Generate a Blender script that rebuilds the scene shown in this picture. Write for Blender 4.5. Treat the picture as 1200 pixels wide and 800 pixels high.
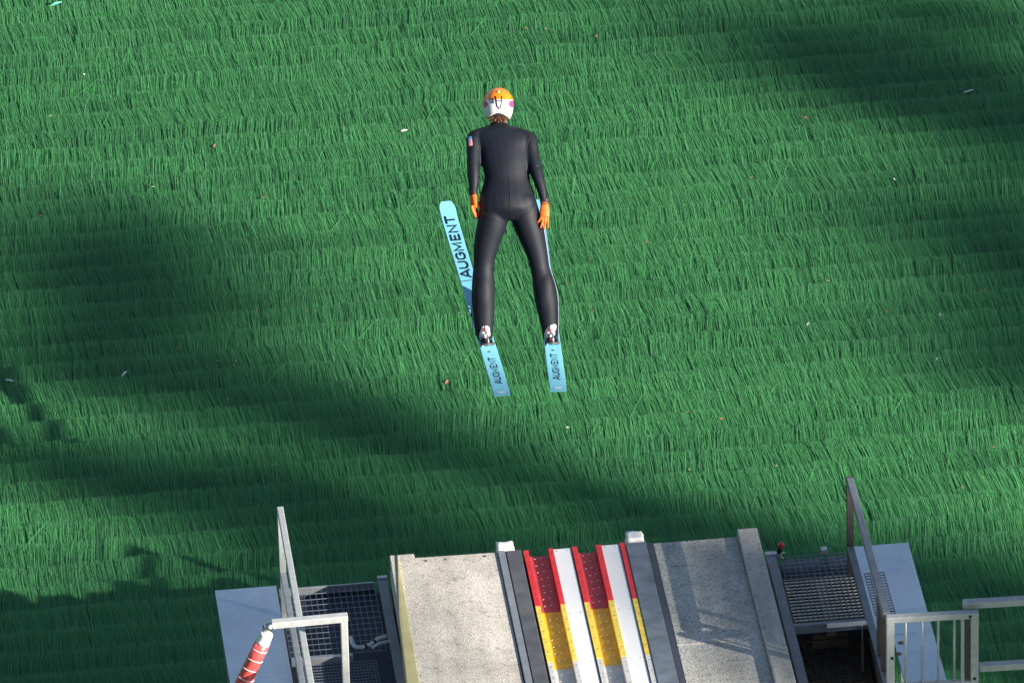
import bpy, bmesh, math, random
import numpy as np
from mathutils import Vector, Matrix
from mathutils.bvhtree import BVHTree
from math import radians, sin, cos, tan, pi, sqrt, atan2
random.seed(7); RNG = np.random.default_rng(11)
for o in list(bpy.data.objects): bpy.data.objects.remove(o)
scn = bpy.context.scene; COL = scn.collection

# ------------------------------------------------------------------ camera
PITCH, YAW, ROLL = radians(36), radians(5), radians(1.5)
FPX, DIST, SLOPE = 14000.0, 14000/178.0, radians(9.5)
DV = Vector((sin(YAW)*cos(PITCH), cos(YAW)*cos(PITCH), -sin(PITCH)))
R0 = Vector((cos(YAW), -sin(YAW), 0)); U0 = R0.cross(DV)
RV = cos(ROLL)*R0 - sin(ROLL)*U0; UV = sin(ROLL)*R0 + cos(ROLL)*U0; NV = -DV
def ray(px, py): return DV + RV*((px-600)/FPX) - UV*((py-400)/FPX)
CAM = -DIST*ray(687, 640).normalized()
cd = bpy.data.cameras.new('camera'); cam = bpy.data.objects.new('camera', cd); COL.objects.link(cam)
cd.sensor_width = 36; cd.lens = FPX/1200*36; cd.clip_start = 1; cd.clip_end = 2000
m3 = Matrix((RV, UV, NV)).transposed(); cam.matrix_world = Matrix.Translation(CAM) @ m3.to_4x4()
scn.camera = cam
scn.render.resolution_x, scn.render.resolution_y = 1024, 682
# ------------------------------------------------------------------ world and sun
SUN_EL, SUN_AZ = radians(25.5), radians(128)          # azimuth clockwise from +Y
SV = Vector((sin(SUN_AZ)*cos(SUN_EL), cos(SUN_AZ)*cos(SUN_EL), sin(SUN_EL)))
w = bpy.data.worlds.new('World'); scn.world = w; w.use_nodes = True
nt = w.node_tree; bg = nt.nodes['Background']; sk = nt.nodes.new('ShaderNodeTexSky')
sk.sky_type = 'NISHITA'; sk.sun_disc = False; sk.sun_elevation = SUN_EL; sk.sun_rotation = SUN_AZ
sk.altitude = 500; sk.air_density = 1; sk.dust_density = 0.6
nt.links.new(sk.outputs[0], bg.inputs[0]); bg.inputs[1].default_value = 0.05
sl = bpy.data.lights.new('sun', 'SUN'); sl.energy = 5.0; sl.angle = radians(0.6); sl.color = (1, .93, .82)
so = bpy.data.objects.new('sun', sl); COL.objects.link(so); so.rotation_euler = (-SV).to_track_quat('-Z', 'Y').to_euler()
so.location = SV*120
vs = scn.view_settings; vs.view_transform = 'Standard'; vs.look = 'None'; vs.exposure = 1.28; vs.gamma = 1
try: vs.use_curve_mapping = False
except Exception: pass
scn.render.engine = 'CYCLES'

# ------------------------------------------------------------------ materials
def lin(r, g, b):
    f = lambda v: (v/255/12.92 if v/255 <= .04045 else ((v/255+.055)/1.055)**2.4)
    return (f(r), f(g), f(b))
def mat(name, col, rough=.6, metal=0, spec=.5, noise=None, bump=None, coat=0, sheen=0):
    m = bpy.data.materials.new(name); m.use_nodes = True; t = m.node_tree; b = t.nodes['Principled BSDF']
    b.inputs['Base Color'].default_value = (*col, 1); b.inputs['Roughness'].default_value = rough
    b.inputs['Metallic'].default_value = metal; b.inputs['Specular IOR Level'].default_value = spec
    b.inputs['Coat Weight'].default_value = coat; b.inputs['Sheen Weight'].default_value = sheen
    tc = t.nodes.new('ShaderNodeTexCoord')
    if noise:                                             # list of (scale, low, high, detail)
        prev = None
        for sc, lo, hi, dt in noise:
            n = t.nodes.new('ShaderNodeTexNoise'); n.inputs['Scale'].default_value = sc; n.inputs['Detail'].default_value = dt
            t.links.new(tc.outputs['Object'], n.inputs['Vector'])
            r = t.nodes.new('ShaderNodeMapRange'); r.inputs[1].default_value = .3; r.inputs[2].default_value = .7
            r.inputs[3].default_value = lo; r.inputs[4].default_value = hi; t.links.new(n.outputs[0], r.inputs[0])
            if prev is None: prev = r.outputs[0]
            else:
                mu = t.nodes.new('ShaderNodeMath'); mu.operation = 'MULTIPLY'
                t.links.new(prev, mu.inputs[0]); t.links.new(r.outputs[0], mu.inputs[1]); prev = mu.outputs[0]
        mx = t.nodes.new('ShaderNodeVectorMath'); mx.operation = 'SCALE'; mx.inputs[0].default_value = col
        t.links.new(prev, mx.inputs['Scale']); t.links.new(mx.outputs[0], b.inputs['Base Color'])
    if bump:
        n = t.nodes.new('ShaderNodeTexNoise'); n.inputs['Scale'].default_value = bump[0]; n.inputs['Detail'].default_value = 4
        t.links.new(tc.outputs['Object'], n.inputs['Vector'])
        bp = t.nodes.new('ShaderNodeBump'); bp.inputs['Strength'].default_value = bump[1]; bp.inputs['Distance'].default_value = bump[2]
        t.links.new(n.outputs[0], bp.inputs['Height']); t.links.new(bp.outputs[0], b.inputs['Normal'])
    return m
def speckled(name, base, dark, light, scale=130):
    """washed aggregate: pebbles of several tones plus broad wear"""
    m = bpy.data.materials.new(name); m.use_nodes = True; t = m.node_tree; b = t.nodes['Principled BSDF']
    b.inputs['Roughness'].default_value = .85
    tc = t.nodes.new('ShaderNodeTexCoord'); v = t.nodes.new('ShaderNodeTexVoronoi'); v.inputs['Scale'].default_value = scale
    t.links.new(tc.outputs['Object'], v.inputs['Vector'])
    r = t.nodes.new('ShaderNodeValToRGB'); e = r.color_ramp.elements
    e[0].color = (*dark, 1); e[0].position = .05; e[1].color = (*light, 1); e[1].position = .85
    e2 = r.color_ramp.elements.new(.3); e2.color = (*base, 1)
    sp = t.nodes.new('ShaderNodeSeparateColor'); t.links.new(v.outputs['Color'], sp.inputs[0]); t.links.new(sp.outputs[0], r.inputs[0])
    n = t.nodes.new('ShaderNodeTexNoise'); n.inputs['Scale'].default_value = 2.2; n.inputs['Detail'].default_value = 6; n.inputs['Roughness'].default_value = .65
    t.links.new(tc.outputs['Object'], n.inputs['Vector'])
    mr = t.nodes.new('ShaderNodeMapRange'); mr.inputs[1].default_value = .3; mr.inputs[2].default_value = .7; mr.inputs[3].default_value = .70; mr.inputs[4].default_value = 1.12
    t.links.new(n.outputs[0], mr.inputs[0])
    n2 = t.nodes.new('ShaderNodeTexNoise'); n2.inputs['Scale'].default_value = 14; n2.inputs['Detail'].default_value = 5
    t.links.new(tc.outputs['Object'], n2.inputs['Vector'])
    m2 = t.nodes.new('ShaderNodeMapRange'); m2.inputs[1].default_value = .28; m2.inputs[2].default_value = .42; m2.inputs[3].default_value = .7; m2.inputs[4].default_value = 1
    t.links.new(n2.outputs[0], m2.inputs[0])
    mu = t.nodes.new('ShaderNodeMath'); mu.operation = 'MULTIPLY'; t.links.new(mr.outputs[0], mu.inputs[0]); t.links.new(m2.outputs[0], mu.inputs[1])
    mx = t.nodes.new('ShaderNodeVectorMath'); mx.operation = 'SCALE'
    t.links.new(r.outputs[0], mx.inputs[0]); t.links.new(mu.outputs[0], mx.inputs['Scale']); t.links.new(mx.outputs[0], b.inputs['Base Color'])
    mp = t.nodes.new('ShaderNodeMapping'); mp.inputs['Scale'].default_value = (9, .9, 3); t.links.new(tc.outputs['Object'], mp.inputs[0])
    n3 = t.nodes.new('ShaderNodeTexNoise'); n3.inputs['Scale'].default_value = 1; n3.inputs['Detail'].default_value = 6; t.links.new(mp.outputs[0], n3.inputs['Vector'])
    m3_ = t.nodes.new('ShaderNodeMapRange'); m3_.inputs[1].default_value = .32; m3_.inputs[2].default_value = .6; m3_.inputs[3].default_value = .80; m3_.inputs[4].default_value = 1.04; t.links.new(n3.outputs[0], m3_.inputs[0])
    mu2 = t.nodes.new('ShaderNodeMath'); mu2.operation = 'MULTIPLY'; t.links.new(mu.outputs[0], mu2.inputs[0]); t.links.new(m3_.outputs[0], mu2.inputs[1]); t.links.new(mu2.outputs[0], mx.inputs['Scale'])
    bp = t.nodes.new('ShaderNodeBump'); bp.inputs['Strength'].default_value = .5; bp.inputs['Distance'].default_value = .004
    t.links.new(v.outputs['Distance'], bp.inputs['Height']); t.links.new(bp.outputs[0], b.inputs['Normal'])
    return m
M = {}
M['suit'] = mat('suit_fabric', (.0042, .0064, .0135), .64, spec=.36, noise=[(9, .8, 1.2, 3)], bump=(5, .10, .02))
M['skin'] = mat('skin', (.55, .33, .24), .5)
M['suit_seam'] = mat('seam_thread', (.006, .006, .008), .7)
M['piping'] = mat('pale_piping', (.05, .055, .065), .6)
M['stripe'] = mat('pale_stripe', (.34, .34, .48), .5)  # white stripe dulled to lavender as though in shade
M['orange'] = mat('orange_shell', (.93, .215, .006), .22, coat=.6)
M['white_gloss'] = mat('white_shell', (.80, .80, .80), .25, coat=.6)
M['pink'] = mat('pink_mark', (.75, .05, .22), .3, coat=.5)
M['navy'] = mat('navy_print', (.012, .02, .05), .45)
M['lining'] = mat('helmet_lining', (.025, .012, .022), .9)
M['strap'] = mat('strap_rubber', (.02, .022, .035), .5)
M['hair'] = mat('brown_hair', (.10, .042, .018), .5, noise=[(90, .5, 1.6, 2)])
M['glove'] = mat('orange_glove', (.82, .135, .008), .55, noise=[(60, .8, 1.15, 3)], bump=(80, .3, .003))
M['glove_cuff'] = mat('black_cuff', (.012, .011, .014), .6)
M['boot_white'] = mat('white_boot', (.68, .68, .70), .4)
M['boot_red'] = mat('red_boot_print', (.5, .015, .02), .4)
M['boot_black'] = mat('black_sole', (.012, .012, .014), .6)
M['ski'] = mat('pale_blue_ski', (.22, .61, .76), .3, coat=.5, noise=[(3, .93, 1.07, 2)])
M['ski_dark'] = mat('mid_blue_ski', (.15, .52, .70), .3, coat=.5)
M['ski_print'] = mat('ski_lettering', (.006, .014, .035), .4)
M['steel'] = mat('bright_steel', (.55, .56, .58), .3, metal=1)
M['galv'] = mat('galvanised_steel', (.52, .54, .56), .42, metal=.75, noise=[(16, .85, 1.1, 4)])
M['galv_light'] = mat('pale_galvanised_tube', (.50, .52, .52), .45, metal=.25, noise=[(22, .84, 1.06, 4)])
M['sheet'] = mat('galvanised_sheet', (.56, .635, .74), .34, metal=.9, noise=[(3, .90, 1.05, 5), (22, .93, 1.03, 5)], bump=(3, .05, .02))  # blue of the reflected sky is mixed into the metal colour
M['paint_grey'] = mat('grey_blue_beam', (.17, .19, .23), .45, noise=[(9, .85, 1.15, 4)])  # steel given the blue-grey it takes on in shade
M['dark_steel'] = mat('dark_steel_bar', (.10, .085, .08), .5, metal=.3)
M['dark_void'] = mat('dark_void', (.012, .012, .013), .9)  # near-black standing in for shade in the gaps and the pit
M['cream'] = speckled('cream_aggregate', (.63, .58, .50), (.34, .31, .27), (.76, .71, .63), 170)
M['grey_agg'] = speckled('grey_aggregate', (.56, .54, .48), (.28, .27, .24), (.70, .68, .61))  # the cream slab's aggregate again, greyed and darkened for lying in shade
M['conc'] = mat('plain_concrete', (.38, .37, .34), .85, noise=[(6, .8, 1.1, 6), (60, .85, 1.1, 2)], bump=(60, .3, .004))
M['conc_wall'] = speckled('wall_concrete', (.52, .50, .45), (.33, .32, .29), (.62, .60, .55), 200)
M['yellow_board'] = mat('yellowed_board', (.62, .56, .27), .6, noise=[(5, .85, 1.08, 5)])
M['rubber'] = mat('dark_rubber_strip', (.085, .09, .10), .6, noise=[(7, .75, 1.3, 5)])
M['alu_strip'] = mat('aluminium_strip', (.30, .32, .35), .45, metal=.4, noise=[(8, .85, 1.1, 4)])
M['plate'] = mat('grey_metal_plate', (.19, .22, .26), .45, metal=.3, noise=[(9, .75, 1.25, 5)])
M['plate_dark'] = mat('dark_blue_plate', (.055, .062, .085), .5, noise=[(9, .8, 1.2, 4)])
M['red'] = mat('red_edge', (.68, .024, .028), .4, noise=[(12, .85, 1.1, 3)])
M['red_stud'] = mat('red_stud_panel', (.50, .07, .08), .5, noise=[(12, .85, 1.15, 3)])
M['yellow'] = mat('yellow_edge', (.84, .62, .09), .45, noise=[(25, .75, 1.1, 4)])
M['yellow_stud'] = mat('yellow_stud_panel', (.78, .48, .03), .5, noise=[(14, .8, 1.1, 3)])
M['white_edge'] = mat('pale_edge', (.58, .57, .55), .5, noise=[(25, .8, 1.1, 4)])
M['white_stud'] = mat('pale_stud_panel', (.55, .57, .58), .5, noise=[(14, .8, 1.1, 3)])
M['stud'] = mat('white_stud', (.78, .72, .62), .4)
M['track'] = mat('white_track_bed', (.85, .85, .85), .28, spec=.6, noise=[(2.5, .94, 1.03, 4)])
M['bag'] = mat('white_plastic', (.78, .78, .76), .45)
M['red_knob'] = mat('red_plastic', (.70, .012, .02), .25, coat=.6)
M['black'] = mat('black_plastic', (.015, .015, .017), .5)
M['pipe'] = mat('pale_pipe', (.50, .56, .60), .4)
M['tape_white'] = mat('white_wrap', (.80, .78, .76), .35)
M['tape_red'] = mat('red_wrap', (.86, .10, .10), .3, coat=.3, noise=[(30, .85, 1.1, 3)])
M['brown_grid'] = mat('weathered_grating', (.20, .15, .11), .6, noise=[(20, .6, 1.3, 3)])
M['pit_wood'] = mat('old_dark_board', (.055, .04, .028), .8, noise=[(14, .6, 1.3, 4)])
M['pale_grid'] = mat('pale_grating', (.74, .70, .62), .5, metal=.0, noise=[(20, .8, 1.1, 3)])  # sun on the bar faces is put into this bright cream
M['blue_grid'] = mat('grey_grating', (.21, .245, .30), .45, metal=.3)
M['tray_blue'] = mat('blue_tray', (.035, .065, .12), .35, metal=.3)  # the sky's reflection on the plate is put into this blue
M['tray'] = mat('dark_blue_tray', (.020, .027, .048), .7)  # bluish dark for the shaded cells below the gratings
M['leaf_dry'] = mat('dry_leaf', (.30, .13, .055), .7, noise=[(40, .6, 1.4, 2)])
M['leaf_pale'] = mat('pale_leaf', (.34, .28, .13), .7)
M['scrap'] = mat('white_scrap', (.78, .78, .74), .6)
M['mint'] = mat('mint_scrap', (.16, .60, .47), .5)
M['bark'] = mat('bark', (.09, .06, .04), .9, noise=[(12, .6, 1.4, 5)], bump=(18, .8, .03))
M['foliage'] = mat('foliage', (.045, .085, .03), .6, noise=[(1.3, .7, 1.3, 2)])

# ------------------------------------------------------------------ mesh helpers
class MB:
    def __init__(s): s.v = []; s.f = []; s.m = []; s.mats = []; s.smooth = []
    def mi(s, m):
        if m not in s.mats: s.mats.append(m)
        return s.mats.index(m)
    def add(s, vs, fs, m, smooth=False):
        o = len(s.v); s.v += [Vector(v) for v in vs]; k = s.mi(m)
        for f in fs: s.f.append([o+i for i in f]); s.m.append(k); s.smooth.append(smooth)
        return s
    def hexa(s, p, m):       # p: 8 corners, bottom ring 0-3 then top ring 4-7
        return s.add(p, [(3,2,1,0),(4,5,6,7),(0,1,5,4),(1,2,6,5),(2,3,7,6),(3,0,4,7)], m)
    def bar(s, a, b, w, h, m, up=Vector((0,0,1))):
        a, b = Vector(a), Vector(b); d = (b-a).normalized()
        if abs(d.dot(up)) > .97: up = Vector((0,1,0))
        x = d.cross(up).normalized(); y = x.cross(d).normalized()
        c = [(-w/2,-h/2),(w/2,-h/2),(w/2,h/2),(-w/2,h/2)]
        return s.hexa([a+x*i+y*j for i,j in c]+[b+x*i+y*j for i,j in c], m)
    def tube(s, path, rad, m, n=10, cap=True):
        path = [Vector(p) for p in path]; rad = rad if isinstance(rad, (list, tuple)) else [rad]*len(path)
        vs, fs = [], []; ref = None
        for i, p in enumerate(path):
            d = (path[min(i+1, len(path)-1)]-path[max(i-1, 0)]).normalized()
            if ref is None: ref = d.orthogonal().normalized()
            ref = (ref - d*ref.dot(d)).normalized(); y = d.cross(ref)
            for k in range(n):
                a = 2*pi*k/n; vs.append(p+(ref*cos(a)+y*sin(a))*rad[i])
        for i in range(len(path)-1):
            for k in range(n): fs.append((i*n+k, i*n+(k+1)%n, (i+1)*n+(k+1)%n, (i+1)*n+k))
        if cap: fs += [tuple(range(n))[::-1], tuple(range((len(path)-1)*n, len(path)*n))]
        return s.add(vs, fs, m, True)
    def loft(s, rings, m, n=22):          # rings: (centre, u axis * ru, v axis * rv)
        vs, fs = [], []
        for c, u, v in rings:
            for k in range(n): a = 2*pi*k/n; vs.append(c+u*cos(a)+v*sin(a))
        L = len(rings)
        for i in range(L-1):
            for k in range(n): fs.append((i*n+k, i*n+(k+1)%n, (i+1)*n+(k+1)%n, (i+1)*n+k))
        fs += [tuple(range(n))[::-1], tuple(range((L-1)*n, L*n))]
        return s.add(vs, fs, m, True)
    def ellipsoid(s, c, u, v, w_, m, nu=24, nv=14):
        vs, fs = [], []
        for j in range(nv+1):
            t = pi*(.002+.996*j/nv)
            for k in range(nu): a = 2*pi*k/nu; vs.append(c+u*cos(a)*sin(t)+v*sin(a)*sin(t)+w_*cos(t))
        for j in range(nv):
            for k in range(nu): fs.append((j*nu+k, (j+1)*nu+k, (j+1)*nu+(k+1)%nu, j*nu+(k+1)%nu))
        fs += [tuple(range(nu)), tuple(range(nv*nu, (nv+1)*nu))[::-1]]
        return s.add(vs, fs, m, True)
    def prism(s, poly, dv, m):            # polygon (world points) extruded by vector dv
        n = len(poly); dv = Vector(dv); poly = [Vector(p) for p in poly]
        return s.add(poly+[p+dv for p in poly], [tuple(range(n))[::-1], tuple(range(n, 2*n))]+[(i,(i+1)%n,n+(i+1)%n,n+i) for i in range(n)], m)
    def mesh(s, name, off=Vector()):
        me = bpy.data.meshes.new(name); me.from_pydata([tuple(v-off) for v in s.v], [], s.f); me.update()
        for m in s.mats: me.materials.append(m)
        for p, k, sm in zip(me.polygons, s.m, s.smooth): p.material_index = k; p.use_smooth = sm
        b = bmesh.new(); b.from_mesh(me); bmesh.ops.recalc_face_normals(b, faces=b.faces); b.to_mesh(me); b.free()
        return me
def rootloc(o):
    p = Vector()
    while o: p += o.location; o = o.parent
    return p
def obj(name, mb, parent=None, bevel=0, me=None):
    """link one mesh object (vertices given in world space)"""
    if me is None:
        if parent: off = rootloc(parent)
        else:
            a = np.array([tuple(v) for v in mb.v]); off = Vector(((a[:,0].min()+a[:,0].max())/2, (a[:,1].min()+a[:,1].max())/2, a[:,2].min()))
        me = mb.mesh(name, off)
    o = bpy.data.objects.new(name, me); COL.objects.link(o)
    if parent: o.parent = parent
    else: o.location = off
    if bevel:
        b = o.modifiers.new('bevel', 'BEVEL'); b.width = bevel; b.segments = 2; b.limit_method = 'ANGLE'; b.angle_limit = radians(40)
    return o
def tag(o, label=None, cat=None, group=None, kind=None):
    if label: o['label'] = label
    if cat: o['category'] = cat
    if group: o['group'] = group
    if kind: o['kind'] = kind
    return o
def empty(name, loc, label, cat, group=None):
    o = bpy.data.objects.new(name, None); COL.objects.link(o); o.location = loc; o.empty_display_size = .2
    return tag(o, label, cat, group)
# frame of the take-off table: x across, f forward down the table, n off its surface
FV = Vector((0, cos(SLOPE), -sin(SLOPE))); TN = Vector((0, sin(SLOPE), cos(SLOPE)))
def T(x, f, n=0): return Vector((x, 0, 0)) + FV*f + TN*n
def TP(px, py, n):                        # point of the plane n above the table seen at a photo position
    r = ray(px, py); return CAM+r*((n-CAM.dot(TN))/r.dot(TN))
def tbox(mb, x0, x1, f0, f1, n0, n1, m):
    return mb.hexa([T(x0,f0,n0),T(x1,f0,n0),T(x1,f1,n0),T(x0,f1,n0),T(x0,f0,n1),T(x1,f0,n1),T(x1,f1,n1),T(x0,f1,n1)], m)

# ------------------------------------------------------------------ ground
H0, SA, SB = 1.5, tan(radians(12)), tan(radians(18))
def zprof(y):
    y = np.asarray(y, float)
    yy = np.clip(y, 0, 25); z = -H0-(SA*yy+(SB-SA)*yy*yy/50)
    far = np.clip(y-25, 0, 60); z = z-(SB*far+.15*far*far/60*1.0)*np.where(far < 60, 1, 1)
    back = np.clip(-y, 0, None); z = z+SA*np.clip(back, 0, 6)+.42*np.clip(back-6, 0, 100)
    return z
def zground(x, y):
    x = np.asarray(x, float)
    side = np.clip(np.abs(x)-12, 0, 60)
    return zprof(y)+.02*np.sin(x*.31)*np.clip(side, 0, 1)+side*.05
def hit(px, py):
    r = ray(px, py); a, b = 40., 160.
    for _ in range(50):
        t = (a+b)/2; p = CAM+r*t
        if p.z > float(zground(p.x, p.y)): a = t
        else: b = t
    return CAM+r*b
xs = np.concatenate([np.linspace(-400, -40, 19), np.linspace(-36, 36, 73), np.linspace(40, 400, 19)])
ys = np.concatenate([np.linspace(-150, -32, 25), np.linspace(-30, 30, 121), np.linspace(33, 90, 24), np.linspace(100, 600, 12)])
X, Y = np.meshgrid(xs, ys); Z = zground(X, Y)
nx, ny = len(xs), len(ys)
me = bpy.data.meshes.new('ground')
me.from_pydata(np.stack([X, Y, Z], -1).reshape(-1, 3).tolist(), [], [(j*nx+i, j*nx+i+1, (j+1)*nx+i+1, (j+1)*nx+i) for j in range(ny-1) for i in range(nx-1)])
for p in me.polygons: p.use_smooth = True
gm = bpy.data.materials.new('hill_ground'); gm.use_nodes = True; t = gm.node_tree; b = t.nodes['Principled BSDF']
tc = t.nodes.new('ShaderNodeTexCoord'); sx = t.nodes.new('ShaderNodeSeparateXYZ'); t.links.new(tc.outputs['Object'], sx.inputs[0])
ab = t.nodes.new('ShaderNodeMath'); ab.operation = 'ABSOLUTE'; t.links.new(sx.outputs[0], ab.inputs[0])
gt = t.nodes.new('ShaderNodeMath'); gt.operation = 'GREATER_THAN'; gt.inputs[1].default_value = 9; t.links.new(ab.outputs[0], gt.inputs[0])
nz = t.nodes.new('ShaderNodeTexNoise'); nz.inputs['Scale'].default_value = 2; nz.inputs['Detail'].default_value = 8; t.links.new(tc.outputs['Object'], nz.inputs['Vector'])
rp = t.nodes.new('ShaderNodeValToRGB'); rp.color_ramp.elements[0].color = (.03,.06,.015,1); rp.color_ramp.elements[1].color = (.09,.13,.035,1); t.links.new(nz.outputs[0], rp.inputs[0])
mx = t.nodes.new('ShaderNodeMix'); mx.data_type = 'RGBA'; mx.inputs[6].default_value = (.030,.13,.045,1)
t.links.new(gt.outputs[0], mx.inputs[0]); t.links.new(rp.outputs[0], mx.inputs[7]); t.links.new(mx.outputs[2], b.inputs['Base Color']); b.inputs['Roughness'].default_value = .8
me.materials.append(gm); go = bpy.data.objects.new('ground', me); COL.objects.link(go); tag(go, 'green sloping ground of the landing hill under the plastic mats', 'ground', kind='structure')

# ------------------------------------------------------------------ plastic bristle mats
ROW = .345
def vnoise(x, seed, n=4096):
    tb = np.random.default_rng(seed).uniform(-1, 1, n); i = np.floor(x).astype(int); f = x-i; f = f*f*(3-2*f)
    return tb[i % n]*(1-f)+tb[(i+1) % n]*f
def bristles():
    V, Q, TI = [], [], []; base = 0
    NST = 5
    for k, yk in enumerate(np.arange(-3.6, 19.5, ROW)):
        zones = [(-4.7, 5.6, 980), (-7.5, -4.7, 240), (5.6, 8.5, 240)]
        xs_ = np.concatenate([RNG.uniform(a, b_, int((b_-a)*d)) for a, b_, d in zones]); n = len(xs_)
        cs = .037; ph = RNG.uniform(0, 1)
        warp = vnoise(xs_*4+k*31.7, 5)*.35
        cid = np.floor(xs_/cs+ph+warp); cc = (cid+.5-ph-warp)*cs
        h = lambda s: np.modf(np.abs(np.sin(cid*12.9898+k*78.233+s)*43758.5453))[0]
        lean = -.015+.045*vnoise(xs_*.9+k*17.1, 1)+.022*vnoise(xs_*4+k*9.3, 2)+.028*(h(1)-.5)+RNG.normal(0, .012, n)
        pull = RNG.uniform(.0, .55, n)*(cc-xs_)
        wild = RNG.random(n) < .006
        lean = np.where(wild, RNG.normal(0, .13, n), lean)
        L = .415+.008*vnoise(xs_*2.2+k*5.5, 3)+.026*(h(2)-.5)+RNG.normal(0, .007, n)
        rise = .070+.007*vnoise(xs_*3+k*3.1, 4)+.005*(h(3)-.5)+RNG.normal(0, .0025, n); rise = np.where(wild, rise+.015, np.clip(rise, .03, .09))
        curl = RNG.normal(0, .010, n)
        y0 = yk+RNG.normal(0, .007, n)+.009*vnoise(xs_*.4+k*7., 8); z0 = RNG.uniform(.004, .022, n)
        wd = RNG.uniform(.0024, .0045, n); tw = RNG.uniform(-.5, .5, n)
        patch = vnoise(np.floor(xs_/1.0+k*.37)*13.7+k*3.3, 6)
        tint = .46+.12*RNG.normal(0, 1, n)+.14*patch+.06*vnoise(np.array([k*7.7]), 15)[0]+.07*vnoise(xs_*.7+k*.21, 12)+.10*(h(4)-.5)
        ts = np.array([0, .35, .66, .86, 1.0]); P = np.zeros((n, NST, 2, 3))
        for s_, t_ in enumerate(ts):
            x = xs_+pull*t_**4+lean*t_**1.25+curl*sin(pi*t_)
            y = y0+L*t_
            z = zprof(y)+z0+rise*t_**1.05
            ww = wd*(1-.72*t_**3)
            P[:, s_, 0] = np.stack([x-ww*np.cos(tw)/2, y, z-ww*np.sin(tw)/2], -1)
            P[:, s_, 1] = np.stack([x+ww*np.cos(tw)/2, y, z+ww*np.sin(tw)/2], -1)
        V.append(P.reshape(-1, 3)); i0 = base+np.arange(n)*NST*2
        for s_ in range(NST-1): Q.append(np.stack([i0+2*s_, i0+2*s_+1, i0+2*s_+3, i0+2*s_+2], -1))
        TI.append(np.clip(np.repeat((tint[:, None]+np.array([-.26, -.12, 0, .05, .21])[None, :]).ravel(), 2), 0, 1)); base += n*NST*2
    V = np.concatenate(V); Q = np.concatenate(Q); TI = np.concatenate(TI)
    me = bpy.data.meshes.new('plastic_mat'); me.vertices.add(len(V)); me.vertices.foreach_set('co', V.ravel())
    me.loops.add(Q.size); me.loops.foreach_set('vertex_index', Q.ravel().astype(np.int32))
    me.polygons.add(len(Q)); me.polygons.foreach_set('loop_start', (np.arange(len(Q))*4).astype(np.int32))
    me.polygons.foreach_set('use_smooth', np.ones(len(Q), bool))
    a = me.attributes.new('tint', 'FLOAT', 'POINT'); a.data.foreach_set('value', TI.astype(np.float32))
    me.update(); me.validate()
    m = bpy.data.materials.new('green_bristle'); m.use_nodes = True; t = m.node_tree; b = t.nodes['Principled BSDF']
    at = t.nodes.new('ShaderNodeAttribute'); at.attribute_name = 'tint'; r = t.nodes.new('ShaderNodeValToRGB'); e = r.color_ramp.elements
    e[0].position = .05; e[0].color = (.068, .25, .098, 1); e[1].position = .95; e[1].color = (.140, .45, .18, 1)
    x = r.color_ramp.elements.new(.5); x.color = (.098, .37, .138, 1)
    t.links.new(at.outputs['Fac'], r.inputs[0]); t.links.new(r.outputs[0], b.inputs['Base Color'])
    b.inputs['Roughness'].default_value = .55; b.inputs['Specular IOR Level'].default_value = .22
    tr = t.nodes.new('ShaderNodeBsdfTranslucent'); t.links.new(r.outputs[0], tr.inputs[0]); mxs = t.nodes.new('ShaderNodeMixShader'); mxs.inputs[0].default_value = .36
    out = t.nodes['Material Output']; t.links.new(b.outputs[0], mxs.inputs[1]); t.links.new(tr.outputs[0], mxs.inputs[2]); t.links.new(mxs.outputs[0], out.inputs[0])
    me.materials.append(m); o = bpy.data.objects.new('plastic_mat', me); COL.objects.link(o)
    tag(o, 'rows of long green plastic bristle mats covering the landing hill', 'plastic mat', kind='stuff')
bristles()

# ------------------------------------------------------------------ take-off table
BK = -6.0
ramp = empty('takeoff_table', T(0, 0, -1.5), 'ski jump take-off table with two white tracks, red and yellow edges and concrete slabs', 'ski jump')
mb = MB(); mb.prism([T(-1.292,.092,0), T(-1.133,.092,0), T(-1.131,.032,0), T(-.5865,.018,0), T(-.6045,BK,0), T(-1.50,BK,0), T(-1.335,-1.71,0), T(-1.304,-.8,0)], TN*-.3, M['cream']); obj('concrete_slab', mb, ramp, .003)
mb = MB(); A_ = [T(-1.2405,.085,.010), T(-1.262,-1.71,.010), T(-1.319,BK,.010), T(-1.505,BK,.004), T(-1.338,-1.71,.004), T(-1.307,-.8,.004)]
mb.prism(A_, TN*-.26, M['yellow_board']); obj('side_board', mb, ramp)
mb = MB(); tbox(mb, -.584,-.537, BK,.02,-.1,.012, M['alu_strip']); obj('metal_strip', mb, ramp, .003)
mb = MB(); tbox(mb, -.5325,-.434, BK,.0,-.1,.016, M['rubber']); obj('rubber_strip', mb, ramp, .004)
mb = MB(); tbox(mb, -.62,1.0, BK,-.05,-.3,-.105, M['dark_void']); tbox(mb, -1.34,-1.22, BK,-.0,-.7,-.36, M['dark_void']); tbox(mb, -.433,-.418, BK,-.04,-.1,-.05, M['dark_void']); obj('base_deck', mb, ramp)  # near-black blocks, also filling the gaps with painted shade
Z1, Z2 = -.778, -1.565
def strip(x0, x1, n0, n1, mats, name, bev=.003, label=None, parent=ramp, gap=.002):
    for (a, b_), m, lb in zip(((Z1+gap, .014), (Z2+gap, Z1-gap), (BK, Z2-gap)), mats, ('red', 'yellow', 'pale')):
        mb = MB(); tbox(mb, x0, x1, a, b_, n0, n1, m)
        fs = np.arange(b_-.07, a, -.145)
        for f in fs:                                        # fixing screws
            c = T((x0+x1)/2+.004, f, n1+.0006); mb.tube([c, c+TN*.0022], .0038, M['dark_steel'], 8)
        o = obj(name, mb, parent, bev); o['label'] = f'{lb} {label}'
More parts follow.
